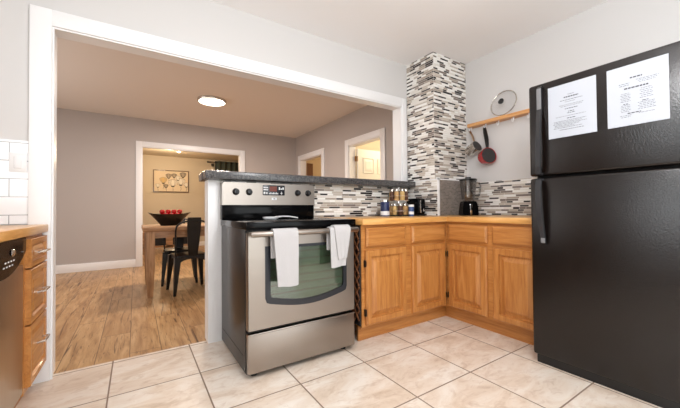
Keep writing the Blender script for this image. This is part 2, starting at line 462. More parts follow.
# left wall with a window over the counter
wl = MB()
wl.box(KX0 - .1, KX0, KY0 - .1, -2.9, 0, KZ + .05); wl.box(KX0 - .1, KX0, -1.5, 0, 0, KZ + .05)
wl.box(KX0 - .1, KX0, -2.9, -1.5, 0, 1.1); wl.box(KX0 - .1, KX0, -2.9, -1.5, 2.1, KZ + .05)
struct('wall_left', wl, 'kitchen_paint')
# rear wall with the glazed patio door
wr = MB()
wr.box(KX0, -0.1, KY0 - .1, KY0, 0, KZ + .05); wr.box(1.9, KX1, KY0 - .1, KY0, 0, KZ + .05); wr.box(-0.1, 1.9, KY0 - .1, KY0, 2.15, KZ + .05)
struct('wall_rear', wr, 'kitchen_paint')
pd = thing('door_2', None, None, (0.9, KY0 - .05, 0)); pd['kind'] = 'structure'
fr = MB()
for x0, x1 in ((-0.1, -0.02), (0.86, 0.94), (1.82, 1.9)): fr.box(x0, x1, KY0 - .08, KY0 - .02, 0, 2.15)
fr.box(-0.1, 1.9, KY0 - .08, KY0 - .02, 2.07, 2.15); fr.box(-0.1, 1.9, KY0 - .08, KY0 - .02, 0, 0.08)
fr.build('door_frame', 'trim_white', pd)
MB().box(-0.02, 1.82, KY0 - .055, KY0 - .045, 0.08, 2.07).build('door_glass', 'pane_glass', pd)
wn_ = thing('window_1', None, None, (KX0 - .05, -2.2, 1.1)); wn_['kind'] = 'structure'
fr = MB()
for y0, y1 in ((-2.9, -2.84), (-2.23, -2.17), (-1.56, -1.5)): fr.box(KX0 - .08, KX0 - .02, y0, y1, 1.1, 2.1)
fr.box(KX0 - .08, KX0 - .02, -2.9, -1.5, 2.04, 2.1); fr.box(KX0 - .08, KX0 - .02, -2.9, -1.5, 1.1, 1.16)
fr.build('window_frame', 'trim_white', wn_)
MB().box(KX0 - .055, KX0 - .045, -2.84, -1.56, 1.16, 2.04).build('window_glass', 'pane_glass', wn_)
struct('ground_outside', MB().box(-9, 11, -16, KY0 - .1, -0.3, -0.1), 'lawn')

# dining room shell
wf = MB()
wf.box(DX0, FX0 - .012, DY1, DY1 + WT, 0, DZ + .05); wf.box(FX1 + .012, DX1, DY1, DY1 + WT, 0, DZ + .05); wf.box(FX0 - .012, FX1 + .012, DY1, DY1 + WT, FZ + .012, DZ + .05)
struct('wall_dining_far', wf, 'dining_paint')
struct('wall_dining_left', MB().box(DX0 - .1, DX0, WT, DY1 + WT, 0, DZ + .05), 'dining_paint')
D1 = (2.93, 3.89); D2 = (1.13, 1.98); DH = 2.09
wd = MB()
for mi, (x0, x1) in enumerate(((DX1, DX1 + .05), (DX1 + .05, DX1 + WT))):
    wd.box(x0, x1, WT, D2[0], 0, DZ + .05, mi); wd.box(x0, x1, D2[1], D1[0], 0, DZ + .05, mi); wd.box(x0, x1, D1[1], DY1 + WT, 0, DZ + .05, mi)
    wd.box(x0, x1, D2[0], D2[1], DH, DZ + .05, mi); wd.box(x0, x1, D1[0], D1[1], DH, DZ + .05, mi)
struct('wall_dining_right', wd, ['dining_paint', 'cream_paint'])
struct('wall_back_room', MB().box(-2.6, 2.7, FRY, FRY + .1, 0, FRZ + .05).box(-2.6, -2.5, DY1 + WT, FRY, 0, FRZ + .05).box(2.6, 2.7, DY1 + WT, FRY, 0, FRZ + .05), 'warm_paint')
X2 = DX1 + WT
struct('wall_bedroom', MB().box(5.0, 5.1, 0.2, 2.45, 0, 2.7).box(X2, 5.1, 0.1, 0.2, 0, 2.7).box(X2, 5.1, 2.4, 2.5, 0, 2.7).box(X2, 5.1, .2, 2.5, 2.6, 2.7), 'cream_paint')
struct('wall_hall', MB().box(4.6, 4.7, 2.5, 4.4, 0, 2.7).box(X2, 4.7, 4.3, 4.4, 0, 2.7).box(X2, 4.7, 2.5, 4.4, 2.55, 2.65), 'warm_paint')

# casings and jambs
def casing_xz(name, x0, x1, zt, yf, depth, wdt, jamb_y, left=True, right=True, zr0=0.0, wr=None):
    """casing on a wall in the xz plane; face at yf protruding toward -y by depth"""
    wr = wdt if wr is None else wr
    m_ = MB(); ya, yb = yf - depth, yf
    m_.box(x0 - wdt, x0, ya, yb, 0, zt + wdt, 0, 0.003)
    m_.box(x1, x1 + wr, ya, yb, zr0, zt + wdt, 0, 0.003)
    m_.box(x0 - .001, x1 + .001, ya, yb, zt, zt + wdt, 0, 0.003)
    # inner bead
    m_.box(x0, x0 + .009, ya + .015, yb + .002, 0, zt); m_.box(x1 - .009, x1, ya + .015, yb + .002, zr0, zt); m_.box(x0 + .009, x1 - .009, ya + .015, yb + .002, zt - .009, zt)
    j0, j1 = jamb_y
    m_.box(x0 - .012, x0, j0, j1, 0, zt + .012); m_.box(x1, x1 + .012, j0, j1, zr0, zt + .012); m_.box(x0, x1, j0, j1, zt, zt + .012)
    return struct(name, m_, 'trim_white')
casing_xz('trim_1', OX0, OX1, OZ, 0.0, 0.02, 0.098, (0.0, WT), zr0=1.276, wr=0.066)
casing_xz('trim_2', FX0, FX1, FZ, DY1, 0.02, 0.095, (DY1, DY1 + WT))
def casing_yz(name, y0, y1, zt, xf, depth, wdt):
    m_ = MB(); xa, xb = xf - depth, xf
    m_.box(xa, xb, y0 - wdt, y0, 0, zt + wdt, 0, .003); m_.box(xa, xb, y1, y1 + wdt, 0, zt + wdt, 0, .003); m_.box(xa, xb, y0 - .001, y1 + .001, zt, zt + wdt, 0, .003)
    m_.box(xf, xf + WT, y0, y0 + .012, 0, zt); m_.box(xf, xf + WT, y1 - .012, y1, 0, zt); m_.box(xf, xf + WT, y0, y1, zt - .012, zt)
    return struct(name, m_, 'trim_white')
casing_yz('trim_3', D1[0], D1[1], DH, DX1, .02, .105)
casing_yz('trim_4', D2[0], D2[1], DH, DX1, .02, .105)
bb = MB()
bb.box(DX0, FX0 - .096, DY1 - .016, DY1, 0, .134, 0, .004); bb.box(FX1 + .096, DX1, DY1 - .016, DY1, 0, .134, 0, .004)
struct('baseboard_far', bb, 'trim_white')
struct('baseboard_back_room', MB().box(-2.5, 2.6, FRY - .016, FRY, 0, .12, 0, .004), 'trim_white')

# ------------------------------------------------------------------ mosaic tile
rnd = random.Random(7)
def mosaic(mb, M, width, height):
    """strips in local x (0..width), z (0..height), facing -y, 6 mm proud of the grout bed"""
    z = 0.0; last = 0
    thin = [10, 5, 9, 9, 9, 28, 32]; thick = [34, 20, 19, 15, 9, 3, 4]
    i = 0
    while z < height - 0.004:
        tn_ = (i % 2 == 0); row = 0.0175 if tn_ else 0.0225; i += 1
        h = min(row, height - z); x = -rnd.uniform(0, 0.12)
        while x < width:
            k = rnd.choices(range(7), thin if tn_ else thick)[0]
            if k >= 5 and last >= 5: k = rnd.choice((0, 0, 1, 2, 3))
            last = k
            L = rnd.choice((0.06, 0.08, 0.10, 0.12)) if tn_ else rnd.choice((0.06, 0.09, 0.12, 0.15)); a, b_ = max(0, x), min(width, x + L); x += L
            if b_ - a < 0.006: continue
            g = 0.0011
            x0, x1, z0, z1 = a + g, b_ - g, z + g, z + h - g; d = -0.006; e = 0.0012
            mb.add([(x0, 0, z0), (x1, 0, z0), (x1, 0, z1), (x0, 0, z1), (x0 + e, d, z0 + e), (x1 - e, d, z0 + e), (x1 - e, d, z1 - e), (x0 + e, d, z1 - e)],
                   [(4, 5, 6, 7), (0, 1, 5, 4), (1, 2, 6, 5), (2, 3, 7, 6), (3, 0, 4, 7)], 1 + k, M)
        z += row
    mb.add([(0, -.004, 0), (width, -.004, 0), (width, -.004, height), (0, -.004, height)], [(0, 1, 2, 3)], 0, M)
MOS = ['grout'] + ['mosaic_%d' % i for i in range(7)]
T = Matrix.Translation
RYm = Matrix.Rotation(-PI / 2, 4, 'Z')     # local -y -> world -x ; local x -> world -y
CX, CY = 1.985, -0.375                     # chimney corner
TZ = 1.285
ch = MB()
ch.box(CX + .006, KX1, CY + .006, 0, TZ, KZ - .0005, 0)
mosaic(ch, T((CX, CY + .006, TZ)), KX1 - CX, KZ - TZ)
mosaic(ch, T((CX + .006, 0, TZ)) @ RYm, -CY, KZ - TZ)
struct('wall_chimney', ch, MOS)
LY = -0.42
lb = MB()
lb.box(CX + .006, KX1, LY + .006, 0, .9155, TZ - .0005, 8)
mosaic(lb, T((CX + .006, 0, .9155)) @ RYm, -LY - .015, TZ - .9155 - .012)
lb.box(CX, CX + .018, LY, LY + .018, .9155, TZ, 8); lb.box(CX, KX1, LY, CY + .006, TZ - .012, TZ, 8)
lb.add([(CX + .018, LY, .9155), (KX1, LY, .9155), (KX1, LY, TZ - .012), (CX + .018, LY, TZ - .012)], [(0, 1, 2, 3)], 9)
struct('wall_chimney_base', lb, MOS + ['trim_white', 'grey_mosaic'])
bs = MB(); mosaic(bs, T((0.0, 0, .9155)), CX, 1.2145 - .9155)
struct('trim_backsplash_back', bs, MOS)
bs = MB(); mosaic(bs, T((KX1, LY, .9155)) @ RYm, 1.05, 0.345)
struct('trim_backsplash_right', bs, MOS)
sw = MB().box(KX0, OX0 - .0985, -.008, 0, .9195, 1.396)
struct('trim_subway_tile', sw, 'subway')

# ------------------------------------------------------------------ bar top (granite)
bt = MB()
bt.box(-.12, CX - .002, -.12, 0, 1.215, 1.275, 0, .006)
bt.box(-.12, OX1 - .002, -.02, .19, 1.215, 1.275, 0, .006)
tag(bt.build('bar_countertop', 'granite'), 'dark grey speckled granite bar top capping the half wall behind the stove', 'countertop')

# ------------------------------------------------------------------ cabinets
RD = [(0, 0), (0, -.018), (.007, -.026), (.046, -.026), (.050, -.007), (.062, -.007), (.094, -.023), ]
RDR = [(0, 0), (0, -.014), (.004, -.018), (.016, -.025), (.02, -.025)]
MR = lambda y0: T((0, y0, 0)) @ RYm
def cab_front(root, kind, name, M, w_, h_, mat, label=None):
    mb = MB(); mb.rings(w_, h_, RD if kind == 'door' else RDR, 0, M)
    o = mb.build(name, mat, root)
    if label: o['label'] = label
    return o
def hinge(parent, M):
    MB().box(-.006, .006, -.022, -.002, 0, .05, 0, .002, M).box(-.004, .004, -.026, -.02, .008, .042, 0, 0, M).build('hinge', 'hinge_dark', parent)
FY, FX = -.647, 1.798   # face-frame planes of the two runs
r = thing('base_cabinet', 'oak base cabinet with two doors and two drawers right of the stove', 'cabinet', (1.32, -.33, 0))
MB().box(.852, FX, FY + .02, -.01, .115, .868).build('carcass', 'oak_z', r)
ff = MB()
ff.box(.852, FX, FY, FY + .02, .115, .868)
ff.build('face_frame', 'oak_x', r)
MB().box(.86, FX + .06, -.59, -.572, 0, .115).build('toe_kick', 'oak_x', r)
for (x0, x1, z0, z1) in ((.886, 1.284, .705, .847), (1.357, 1.764, .705, .847)):
    cab_front(r, 'drawer', 'drawer', T((x0, FY, z0)), x1 - x0, z1 - z0, 'oak_x')
for i, (x0, x1) in enumerate(((.880, 1.287), (1.356, 1.762))):
    d = cab_front(r, 'door', 'door', T((x0, FY, .134)), x1 - x0, .682 - .134, 'oak_z')
    hx = x0 if i == 0 else x1
    for hz in (.20, .56): hinge(d, T((hx - .004 if i == 0 else hx + .004, FY, hz)))
# dark lattice end panel facing the gap beside the stove
lp = MB().box(.838, .8515, -.64, -.2, .13, .862).build('end_panel', 'backing_dark', r); lp['label'] = 'dark lattice end panel'
lt = MB()
for k in range(-6, 14):
    z0 = k * .085
    for sgn in (1, -1):
        pts = []
        for t_ in range(0, 12):
            y = -.64 + t_ * .04; z = z0 + sgn * (t_ * .04) * 1.3 + (0 if sgn > 0 else .5)
            if .14 < z < .855: pts.append((.834 - (.003 if sgn > 0 else 0), y, z))
        if len(pts) > 1: lt.strap(pts, (1, 0, 0), .008, .012)
lt.build('lattice', 'lattice_wood', lp)
r = thing('base_cabinet', 'oak base cabinet with two doors and two drawers beside the black refrigerator', 'cabinet', (2.15, -1.05, 0))
YE = -1.455
MB().box(FX + .02, KX1 - .01, YE, FY - .001, .115, .868).build('carcass', 'oak_z', r)
MB().box(FX, FX + .02, YE, FY - .001, .115, .868).build('face_frame', 'oak_y', r)
MB().box(1.853, 1.871, YE, -.592, 0, .115).build('toe_kick', 'oak_y', r)
for (ya, yb, z0, z1) in ((-.688, -1.053, .707, .848), (-1.095, -1.45, .707, .848)):
    cab_front(r, 'drawer', 'drawer', T((FX, ya, z0)) @ RYm, ya - yb, z1 - z0, 'oak_y')
for i, (ya, yb) in enumerate(((-.686, -1.048), (-1.10, -1.45))):
    d = cab_front(r, 'door', 'door', T((FX, ya, .13)) @ RYm, ya - yb, .678 - .13, 'oak_z')
    if i == 0:
        for hz in (.2, .56): hinge(d, T((FX, ya + .004, hz)) @ RYm)
# L-shaped worktop
ct = MB()
ct.box(.838, 2.5, -.69, -.0065, .87, .9145, 0, .006); ct.box(1.763, 2.503, YE, -.66, .87, .9145, 1, .006)
tag(ct.build('kitchen_countertop', ['butcher_x', 'butcher_y']), 'L-shaped honey coloured wood countertop on the oak base cabinets in the corner', 'countertop')

# left run: drawer cabinet, dishwasher, countertop
LX = -.990
r = thing('drawer_cabinet', 'oak cabinet of three drawers beside the dishwasher at left', 'cabinet', (-1.28, -.25, 0))
MB().box(KX0 + .01, LX - .02, -.388, -.036, .1, .870).build('carcass', 'oak_z', r)
MB().box(LX - .02, LX, -.388, -.036, .1, .870).build('face_frame', 'oak_z', r)
MB().box(-1.06, -1.045, -.388, -.036, 0, .1).build('toe_kick', 'oak_y', r)
ML = Matrix.Rotation(PI / 2, 4, 'Z')   # local x -> +y, local -y -> +x
for z0, z1, hz in ((.712, .853, .775), (.435, .703, .565), (.132, .426, .30)):
    w_ = .33
    mb = MB(); mb.rings(w_, z1 - z0, [(0, 0), (0, -.021), (.002, -.023), (.03, -.023), (.036, -.011), (.042, -.011), (.06, -.02)], 0, T((LX, -.375, z0)) @ ML)
    d = mb.build('drawer', 'oak_y', r)
    hb = MB(); yc = -.19
    hb.tube([(LX + .016, yc - .05, hz), (LX + .05, yc - .048, hz + .004), (LX + .052, yc, hz + .006), (LX + .05, yc + .048, hz + .004), (LX + .016, yc + .05, hz)], .0055, 8)
    hb.build('handle', 'satin_nickel', d)
r = thing('dishwasher', 'stainless dishwasher with black curved control panel at far left', 'dishwasher', (-1.28, -.63, 0))
MB().box(KX0 + .02, LX - .03, -.995, -.395, .1, .866).build('tub', 'black_satin', r)
MB().box(LX - .03, LX, -.995, -.395, .115, .735, 0, .006).build('door_panel', 'dishwasher_steel', r)
cp = MB()
poly = [(.395, .866), (.395, .80)]
for k in range(0, 13):
    t_ = k / 12; y = .395 + .6 * t_; poly.append((y, .80 - .085 * math.sin(PI * t_) ** 0.8))
poly += [(.995, .866)]
cp.prism([(x, z) for x, z in poly], -.03, .008, 0, T((LX, 0, 0)) @ RYm)
cpo = cp.build('control_panel', 'black_gloss', r)
MB().lathe([(0, 0), (.024, 0), (.026, .003), (.02, .006), (0, .007)], 20, 0, T((LX + .008, -.60, .812)) @ Matrix.Rotation(PI / 2, 4, 'Y') @ Matrix.Diagonal((.6, 1.0, 1.0, 1.0))).build('button', 'chrome', cpo)
mk = MB()
for row, z in enumerate((.775, .757)):
    for k in range(4):
        y = -.57 - k * .035 - row * .02
        mk.box(LX + .008, LX + .0088, y - .018, y, z, z + .006)
mk.build('panel_markings', 'mark_white', cpo)
MB().box(-1.06, -1.045, -.995, -.395, 0, .1).build('kick_plate', 'black_satin', r)
r2 = thing('base_cabinet', 'oak cabinet nearest the camera beyond the dishwasher, outside the left edge', 'cabinet', (-1.28, -2.0, 0))
MB().box(KX0 + .01, LX, -3.0, -1.095, .1, .876).build('carcass', 'oak_z', r2)
MB().box(-1.06, -1.045, -3.0, -1.095, 0, .1).build('toe_kick', 'oak_y', r2)
bpy.data.objects.remove(r2.children[0]); bpy.data.objects.remove(r2.children[0]); bpy.data.objects.remove(r2)
lc = MB().box(KX0 + .002, -.966, -1.0, -.0205, .871, .914, 0, .006)
tag(lc.build('counter_slab', 'butcher_y'), 'honey coloured wood countertop over the dishwasher and drawers at left', 'countertop')
r = thing('light_switch', 'white square switch plate on the subway tile at far left', 'switch', (-1.10, -.009, 1.28))
MB().box(-1.135, -1.062, -.014, -.0085, 1.215, 1.325, 0, .003).build('cover_plate', 'plate_white', r)
MB().box(-1.115, -1.082, -.019, -.0135, 1.235, 1.305, 0, .002).build('rocker', 'ceramic_white', r)

# ------------------------------------------------------------------ stove
SF = -.69
r = thing('electric_range', 'stainless steel and black electric range with two towels on its handle', 'stove', (.38, -.36, 0))
bd = MB()
bd.box(0, .76, SF + .04, -.05, .03, .885, 0, .004)
bd.box(-.0015, .0, SF + .08, -.06, .12, .123)
bd.build('body', 'range_side', r)
MB().box(.004, .756, SF + .03, SF + .06, .03, .27).build('kick_recess', 'black_satin', r)
ck = MB()
ck.box(-.006, .766, SF - .012, -.045, .872, .917, 0, .006)
cko = ck.build('cooktop', 'black_gloss', r)
for cx_, cy_, rad in ((.2, -.5, .115), (.56, -.5, .09), (.2, -.24, .085), (.56, -.24, .11)):
    for rr in (rad, rad * .62):
        bn = MB(); vs = []; fs = []
        for k in range(40):
            a = 2 * PI * k / 40
            for q in (rr - .0015, rr + .0015): vs.append((cx_ + q * math.cos(a), cy_ + q * math.sin(a), .9174))
            fs.append((2 * k, 2 * k + 1, (2 * k + 3) % 80, (2 * k + 2) % 80))
        bn.add(vs, fs); bn.build('burner_ring', 'display_grey', cko)
bk = MB()
bk.box(-.003, .763, -.085, -.02, .917, 1.03, 0, .003)
bko = bk.build('backguard_base', 'black_gloss', r)
bgp = MB()
poly = []
X0_, X1_, Z0_, Z1_ = -.004, .764, 1.026, 1.197; R_ = .022
for cx_, cz_, a0 in ((X1_ - R_, Z1_ - R_, 0), (X0_ + R_, Z1_ - R_, 90)):
    for k in range(7):
        a = math.radians(a0 + 15 * k); poly.append((cx_ + R_ * math.cos(a), cz_ + R_ * math.sin(a)))
poly += [(X0_, Z0_), (X1_, Z0_)]
bgp.prism(poly, -.095, -.025)
bg_o = bgp.build('backguard', 'steel', r)
for kx in (.095, .195, .603, .700):
    kb = MB()
    Mk = T((kx, -.095, 1.126)) @ Matrix.Rotation(PI / 2, 4, 'X')
    kb.lathe([(.026, 0), (.026, .004), (.021, .008), (.019, .026), (.016, .03), (0, .031)], 24, 0, Mk)
    kb.box(-.0045, .0045, -.019, .019, .024, .036, 0, .002, Mk)
    k_o = kb.build('knob', 'knob_gloss', bg_o)
dp = MB().box(.303, .487, -.099, -.094, 1.103, 1.184, 0, .004).build('display_panel', 'display_grey', bg_o)
# the printed marks on the control panel
pm = MB()
def mark(x0, x1, z0, z1, mi=0): pm.box(x0, x1, -.1002, -.099, z0, z1, mi)
for x0, x1, z0, z1 in ((.308, .345, 1.160, 1.166), (.308, .345, 1.142, 1.152), (.308, .322, 1.112, 1.13), (.330, .34, 1.112, 1.128), (.435, .445, 1.148, 1.170), (.45, .462, 1.15, 1.16), (.466, .478, 1.15, 1.168), (.448, .468, 1.118, 1.122), (.456, .460, 1.108, 1.134)): mark(x0, x1, z0, z1)
for k in range(7): mark(.352 + k * .0115, .352 + k * .0115 + .008, 1.112, 1.122 + (.004 if k % 2 else 0))
mark(.357, .418, 1.134, 1.174, 1)
pm.build('control_marks', ['mark_white', 'red_led'], bg_o)
MB().box(.375, .418, -.0985, -.0945, 1.066, 1.084, 0, .002).box(.388, .405, -.0992, -.098, 1.070, 1.080, 1).build('badge', ['ceramic_white', 'grey_handle'], bg_o)
# oven door: steel skin with a curved-bottom window
Wx0, Wx1, Wz1, Wzs, Wzm = .107, .690, .770, .425, .385
def win_outline(x0, x1, zt, zs, zm, rr, n=14):
    pts = []
    for k in range(n + 1):
        t_ = k / n; x = x0 + rr + (x1 - x0 - 2 * rr) * t_
        pts.append((x, zs + (zm - zs) * math.sin(PI * t_) - .0 + 0.0))
    a = []
    a += [(x0, zt)] + [(x0, zs + rr * 1.2), (x0 + rr * .3, zs + rr * .3)] + pts + [(x1 - rr * .3, zs + rr * .3), (x1, zs + rr * 1.2), (x1, zt)]
    return a
dr = MB()
out = win_outline(Wx0, Wx1, Wz1, Wzs, Wzm, .03)
x0, x1, z0, z1 = .004, .756, .285, .857
# door skin around the window as quads from outline to door border
poly = out
n_ = len(poly)
border = []
for i, (x, z) in enumerate(poly):
    if i == 0: border.append((x0, z1))
    elif i == n_ - 1: border.append((x1, z1))
    elif i == 1 : border.append((x0, z))
    elif i == n_ - 2: border.append((x1, z))
    elif i == 2: border.append((x0, z0))
    elif i == n_ - 3: border.append((x1, z0))
    else: border.append((x, z0))
vs = [(x, SF, z) for x, z in poly] + [(x, SF, z) for x, z in border] + [(x, SF + .02, z) for x, z in poly]
fs = []
for i in range(n_ - 1): fs.append((i, i + 1, n_ + i + 1, n_ + i)); fs.append((i, i + 1, 2 * n_ + i + 1, 2 * n_ + i))
fs.append((0, n_ - 1, 2 * n_ - 1, n_)); fs.append((0, n_ - 1, 3 * n_ - 1, 2 * n_))
dr.add(vs, fs, 0)
for a in ((x0, x0 + .004, SF, SF + .04, z0, z1), (x1 - .004, x1, SF, SF + .04, z0, z1), (x0, x1, SF + .0005, SF + .04, z0, z0 + .004), (x0, x1, SF + .0005, SF + .04, z1 - .006, z1)): dr.box(*a)
door_o = dr.build('oven_door', 'steel', r)
# window border + glass
inn = win_outline(.140, .662, .752, .458, .422, .02)
wbm = MB()
vs = [(x, SF - .002, z) for x, z in out] + [(x, SF - .002, z) for x, z in inn]
fs = [(i, i + 1, n_ + i + 1, n_ + i) for i in range(n_ - 1)] + [(0, n_ - 1, 2 * n_ - 1, n_)]
wbm.add(vs, fs, 0)
vs2 = [(x, SF - .002, z) for x, z in out] + [(x, SF + .01, z) for x, z in out]
wbm.add(vs2, [(i, i + 1, n_ + i + 1, n_ + i) for i in range(n_ - 1)] + [(0, n_ - 1, 2 * n_ - 1, n_)], 0)
vs2 = [(x, SF - .002, z) for x, z in inn] + [(x, SF + .01, z) for x, z in inn]
wbm.add(vs2, [(i, i + 1, n_ + i + 1, n_ + i) for i in range(n_ - 1)] + [(0, n_ - 1, 2 * n_ - 1, n_)], 0)
wbm.build('window_border', 'window_border', door_o)
gm = MB(); gm.prism(inn, SF + .002, SF + .008)
gm.build('window_glass', 'oven_glass', door_o)
ib = MB(); ib.prism(win_outline(.12, .68, .76, .42, .40, .03), SF + .022, SF + .03)
for k in range(6):
    z = .47 + k * .05
    ib.box(.13, .67, SF + .014, SF + .022, z, z + .008, 1)
ib.build('painted_reflection', ['oven_reflection_green', 'mosaic_3'], door_o)  # panel and slats imitate the reflection in the oven window by colour
hd = MB()
hz, hy = .848, SF - .052
hd.tube([(.006, hy, hz), (.014, hy, hz), (.746, hy, hz), (.754, hy, hz)], [.013, .0175, .0175, .013], 16)
for hx in (.045, .715): hd.box(hx - .014, hx + .014, hy, SF + .002, hz - .011, hz + .011, 0, .004)
hd.build('handle', 'steel', door_o)
MB().box(.004, .756, SF + .002, SF + .04, .036, .267, 0, .005).box(.004, .756, SF - .003, SF + .03, .255, .267, 0, .004).build('storage_drawer', 'steel', r)
for fx_, fy_ in ((.06, SF + .07), (.70, SF + .07), (.06, -.12), (.70, -.12)):
    MB().lathe([(.02, 0), (.02, .012), (.01, .016), (.01, .034)], 14, 0, None, (fx_, fy_, 0)).build('foot', 'dark_rubber', r)

# towels over the handle
def towel(name, label, layers, seed):
    rn = random.Random(seed); mb = MB(); R_ = .0188
    for (xa, xb, xa2, xb2, zb, zback, dy, th) in layers:
        NX = 10; path = []
        zs_ = [zb + (hz - zb) * t_ / 12 for t_ in range(13)]
        for z in zs_: path.append((hy - R_ - dy, z))
        for k in range(1, 8): a = PI - PI * k / 8; path.append((hy + (R_ + dy) * math.cos(a), hz + (R_ + dy) * math.sin(a)))
        for t_ in range(7): path.append((hy + R_ + dy * .5, hz - (hz - zback) * t_ / 6))
        NP = len(path); vs = []; fs = []
        ph = rn.uniform(0, 6)
        for side in (0, 1):
            for i, (y, z) in enumerate(path):
                f = max(0, min(1, (hz - z) / (hz - zb))) if i < 13 else (0.0 if i < 20 else .3 * (hz - z))
                for k in range(NX + 1):
                    t_ = k / NX; x = (xa + (xb - xa) * t_) * (1 - f) + (xa2 + (xb2 - xa2) * t_) * f
                    wv = .004 * f * math.sin(t_ * 9 + ph + z * 4) if i < 13 else 0.0
                    # normal direction approx
                    if i < 13: ny, nz = -1, 0
                    elif i < 20:
                        a = PI - PI * (i - 12) / 8; ny, nz = math.cos(a), math.sin(a)
                    else: ny, nz = 1, 0
                    o_ = th * side
                    zz = z + (.004 * math.sin(t_ * 5 + ph) if i == 0 else 0)
                    vs.append((x, y + ny * (o_ + abs(wv)) , zz + nz * o_))
        n1 = NP * (NX + 1)
        for i in range(NP - 1):
            for k in range(NX):
                a = i * (NX + 1) + k
                fs.append((a, a + 1, a + NX + 2, a + NX + 1)); fs.append((n1 + a, n1 + a + NX + 1, n1 + a + NX + 2, n1 + a + 1))
            for k in (0, NX):
                a = i * (NX + 1) + k; fs.append((a, a + NX + 1, n1 + a + NX + 1, n1 + a))
        for k in range(NX):
            fs.append((k, n1 + k, n1 + k + 1, k + 1)); e = (NP - 1) * (NX + 1) + k; fs.append((e, e + 1, n1 + e + 1, n1 + e))
        mb.add(vs, fs, 0, None, True)
    return tag(mb.build(name, 'terry'), label, 'towel', 'white towels on the oven handle')
towel('hand_towel', 'longer white terry towel hanging on the left half of the oven handle', [(.132, .288, .158, .286, .535, .70, .0, .010)], 3)
towel('hand_towel', 'shorter folded white towel hanging on the right end of the oven handle', [(.515, .655, .522, .632, .612, .72, .0, .007), (.545, .668, .568, .634, .664, .74, .0085, .009)], 5)
# spoon rest
sp = MB()
Msp = T((.37, -.30, .9175)) @ Matrix.Rotation(math.radians(14), 4, 'Z')
sp.lathe([(0, .003), (.036, .003), (.047, .012), (.05, .022), (.046, .022), (.036, .012), (0, .008)], 24, 0, Msp @ T((-.09, 0, -.003)) @ Matrix.Diagonal((1.25, 1.0, 1, 1)))
sp.strap([(-.04, 0, .017), (.0, 0, .022), (.06, 0, .02), (.12, 0, .012), (.15, 0, .006)], (0, 1, 0), [.04, .034, .034, .04, .03], .008, 0, Msp)
tag(sp.build('spoon_rest', 'ceramic_white'), 'white ceramic spoon rest lying on the black cooktop', 'spoon rest')

# ------------------------------------------------------------------ refrigerator
FRX = 1.60
r = thing('refrigerator', 'black top-freezer refrigerator at right with two paper sheets on its door', 'refrigerator', (2.02, -1.9, 0))
FYL, FYR = -1.470, -2.30
MB().box(FRX + .075, 2.43, FYR + .005, FYL - .008, .03, 1.755, 0, .006).build('body', 'black_satin', r)
MB().box(FRX + .06, FRX + .075, FYR + .02, FYL - .02, .05, 1.75).build('door_gasket', 'dark_rubber', r)
fz_o = MB().box(FRX, FRX + .062, FYR, FYL, 1.186, 1.768, 0, .014, None, 3).build('freezer_door', 'fridge_black', r)
fd_o = MB().box(FRX, FRX + .062, FYR, FYL, .058, 1.172, 0, .014, None, 3).build('fridge_door', 'fridge_black', r)
def fr_handle(door, pts, widths, plate):
    hb = MB(); hb.strap(pts, (0, 1, 0), widths, .016)
    o = hb.build('handle', 'handle_black', door)
    MB().box(*plate, 0, .003).build('handle_cap', 'grey_handle', o)
hy_ = -1.548
fr_handle(fz_o, [(FRX + .004, hy_ + .006, 1.745), (FRX - .012, hy_ + .006, 1.735), (FRX - .014, hy_ + .006, 1.60), (FRX - .028, hy_ + .006, 1.52), (FRX - .034, hy_ + .008, 1.38), (FRX - .034, hy_ + .010, 1.24), (FRX - .024, hy_ + .012, 1.20), (FRX + .004, hy_ + .012, 1.194)], [.026] * 8, (FRX - .024, FRX - .018, hy_ - .007, hy_ + .019, 1.60, 1.732))
fr_handle(fd_o, [(FRX + .004, hy_ + .012, 1.166), (FRX - .024, hy_ + .012, 1.158), (FRX - .036, hy_ + .012, 1.10), (FRX - .036, hy_ + .010, .98), (FRX - .032, hy_ + .004, .9), (FRX - .020, hy_ - .002, .82), (FRX - .014, hy_ - .004, .77), (FRX + .004, hy_ - .004, .762)], [.03, .03, .03, .03, .028, .024, .022, .02], (FRX - .026, FRX - .018, hy_ - .015, hy_ + .009, .768, .80))
MB().box(FRX + .03, FRX + .06, FYR + .01, FYL - .012, .0, .054).build('base_grille', 'black_plastic', r)
MB().box(FRX + .012, FRX + .1, FYR + .02, FYR + .09, 1.768, 1.782, 0, .004).build('hinge_cover', 'black_plastic', r)

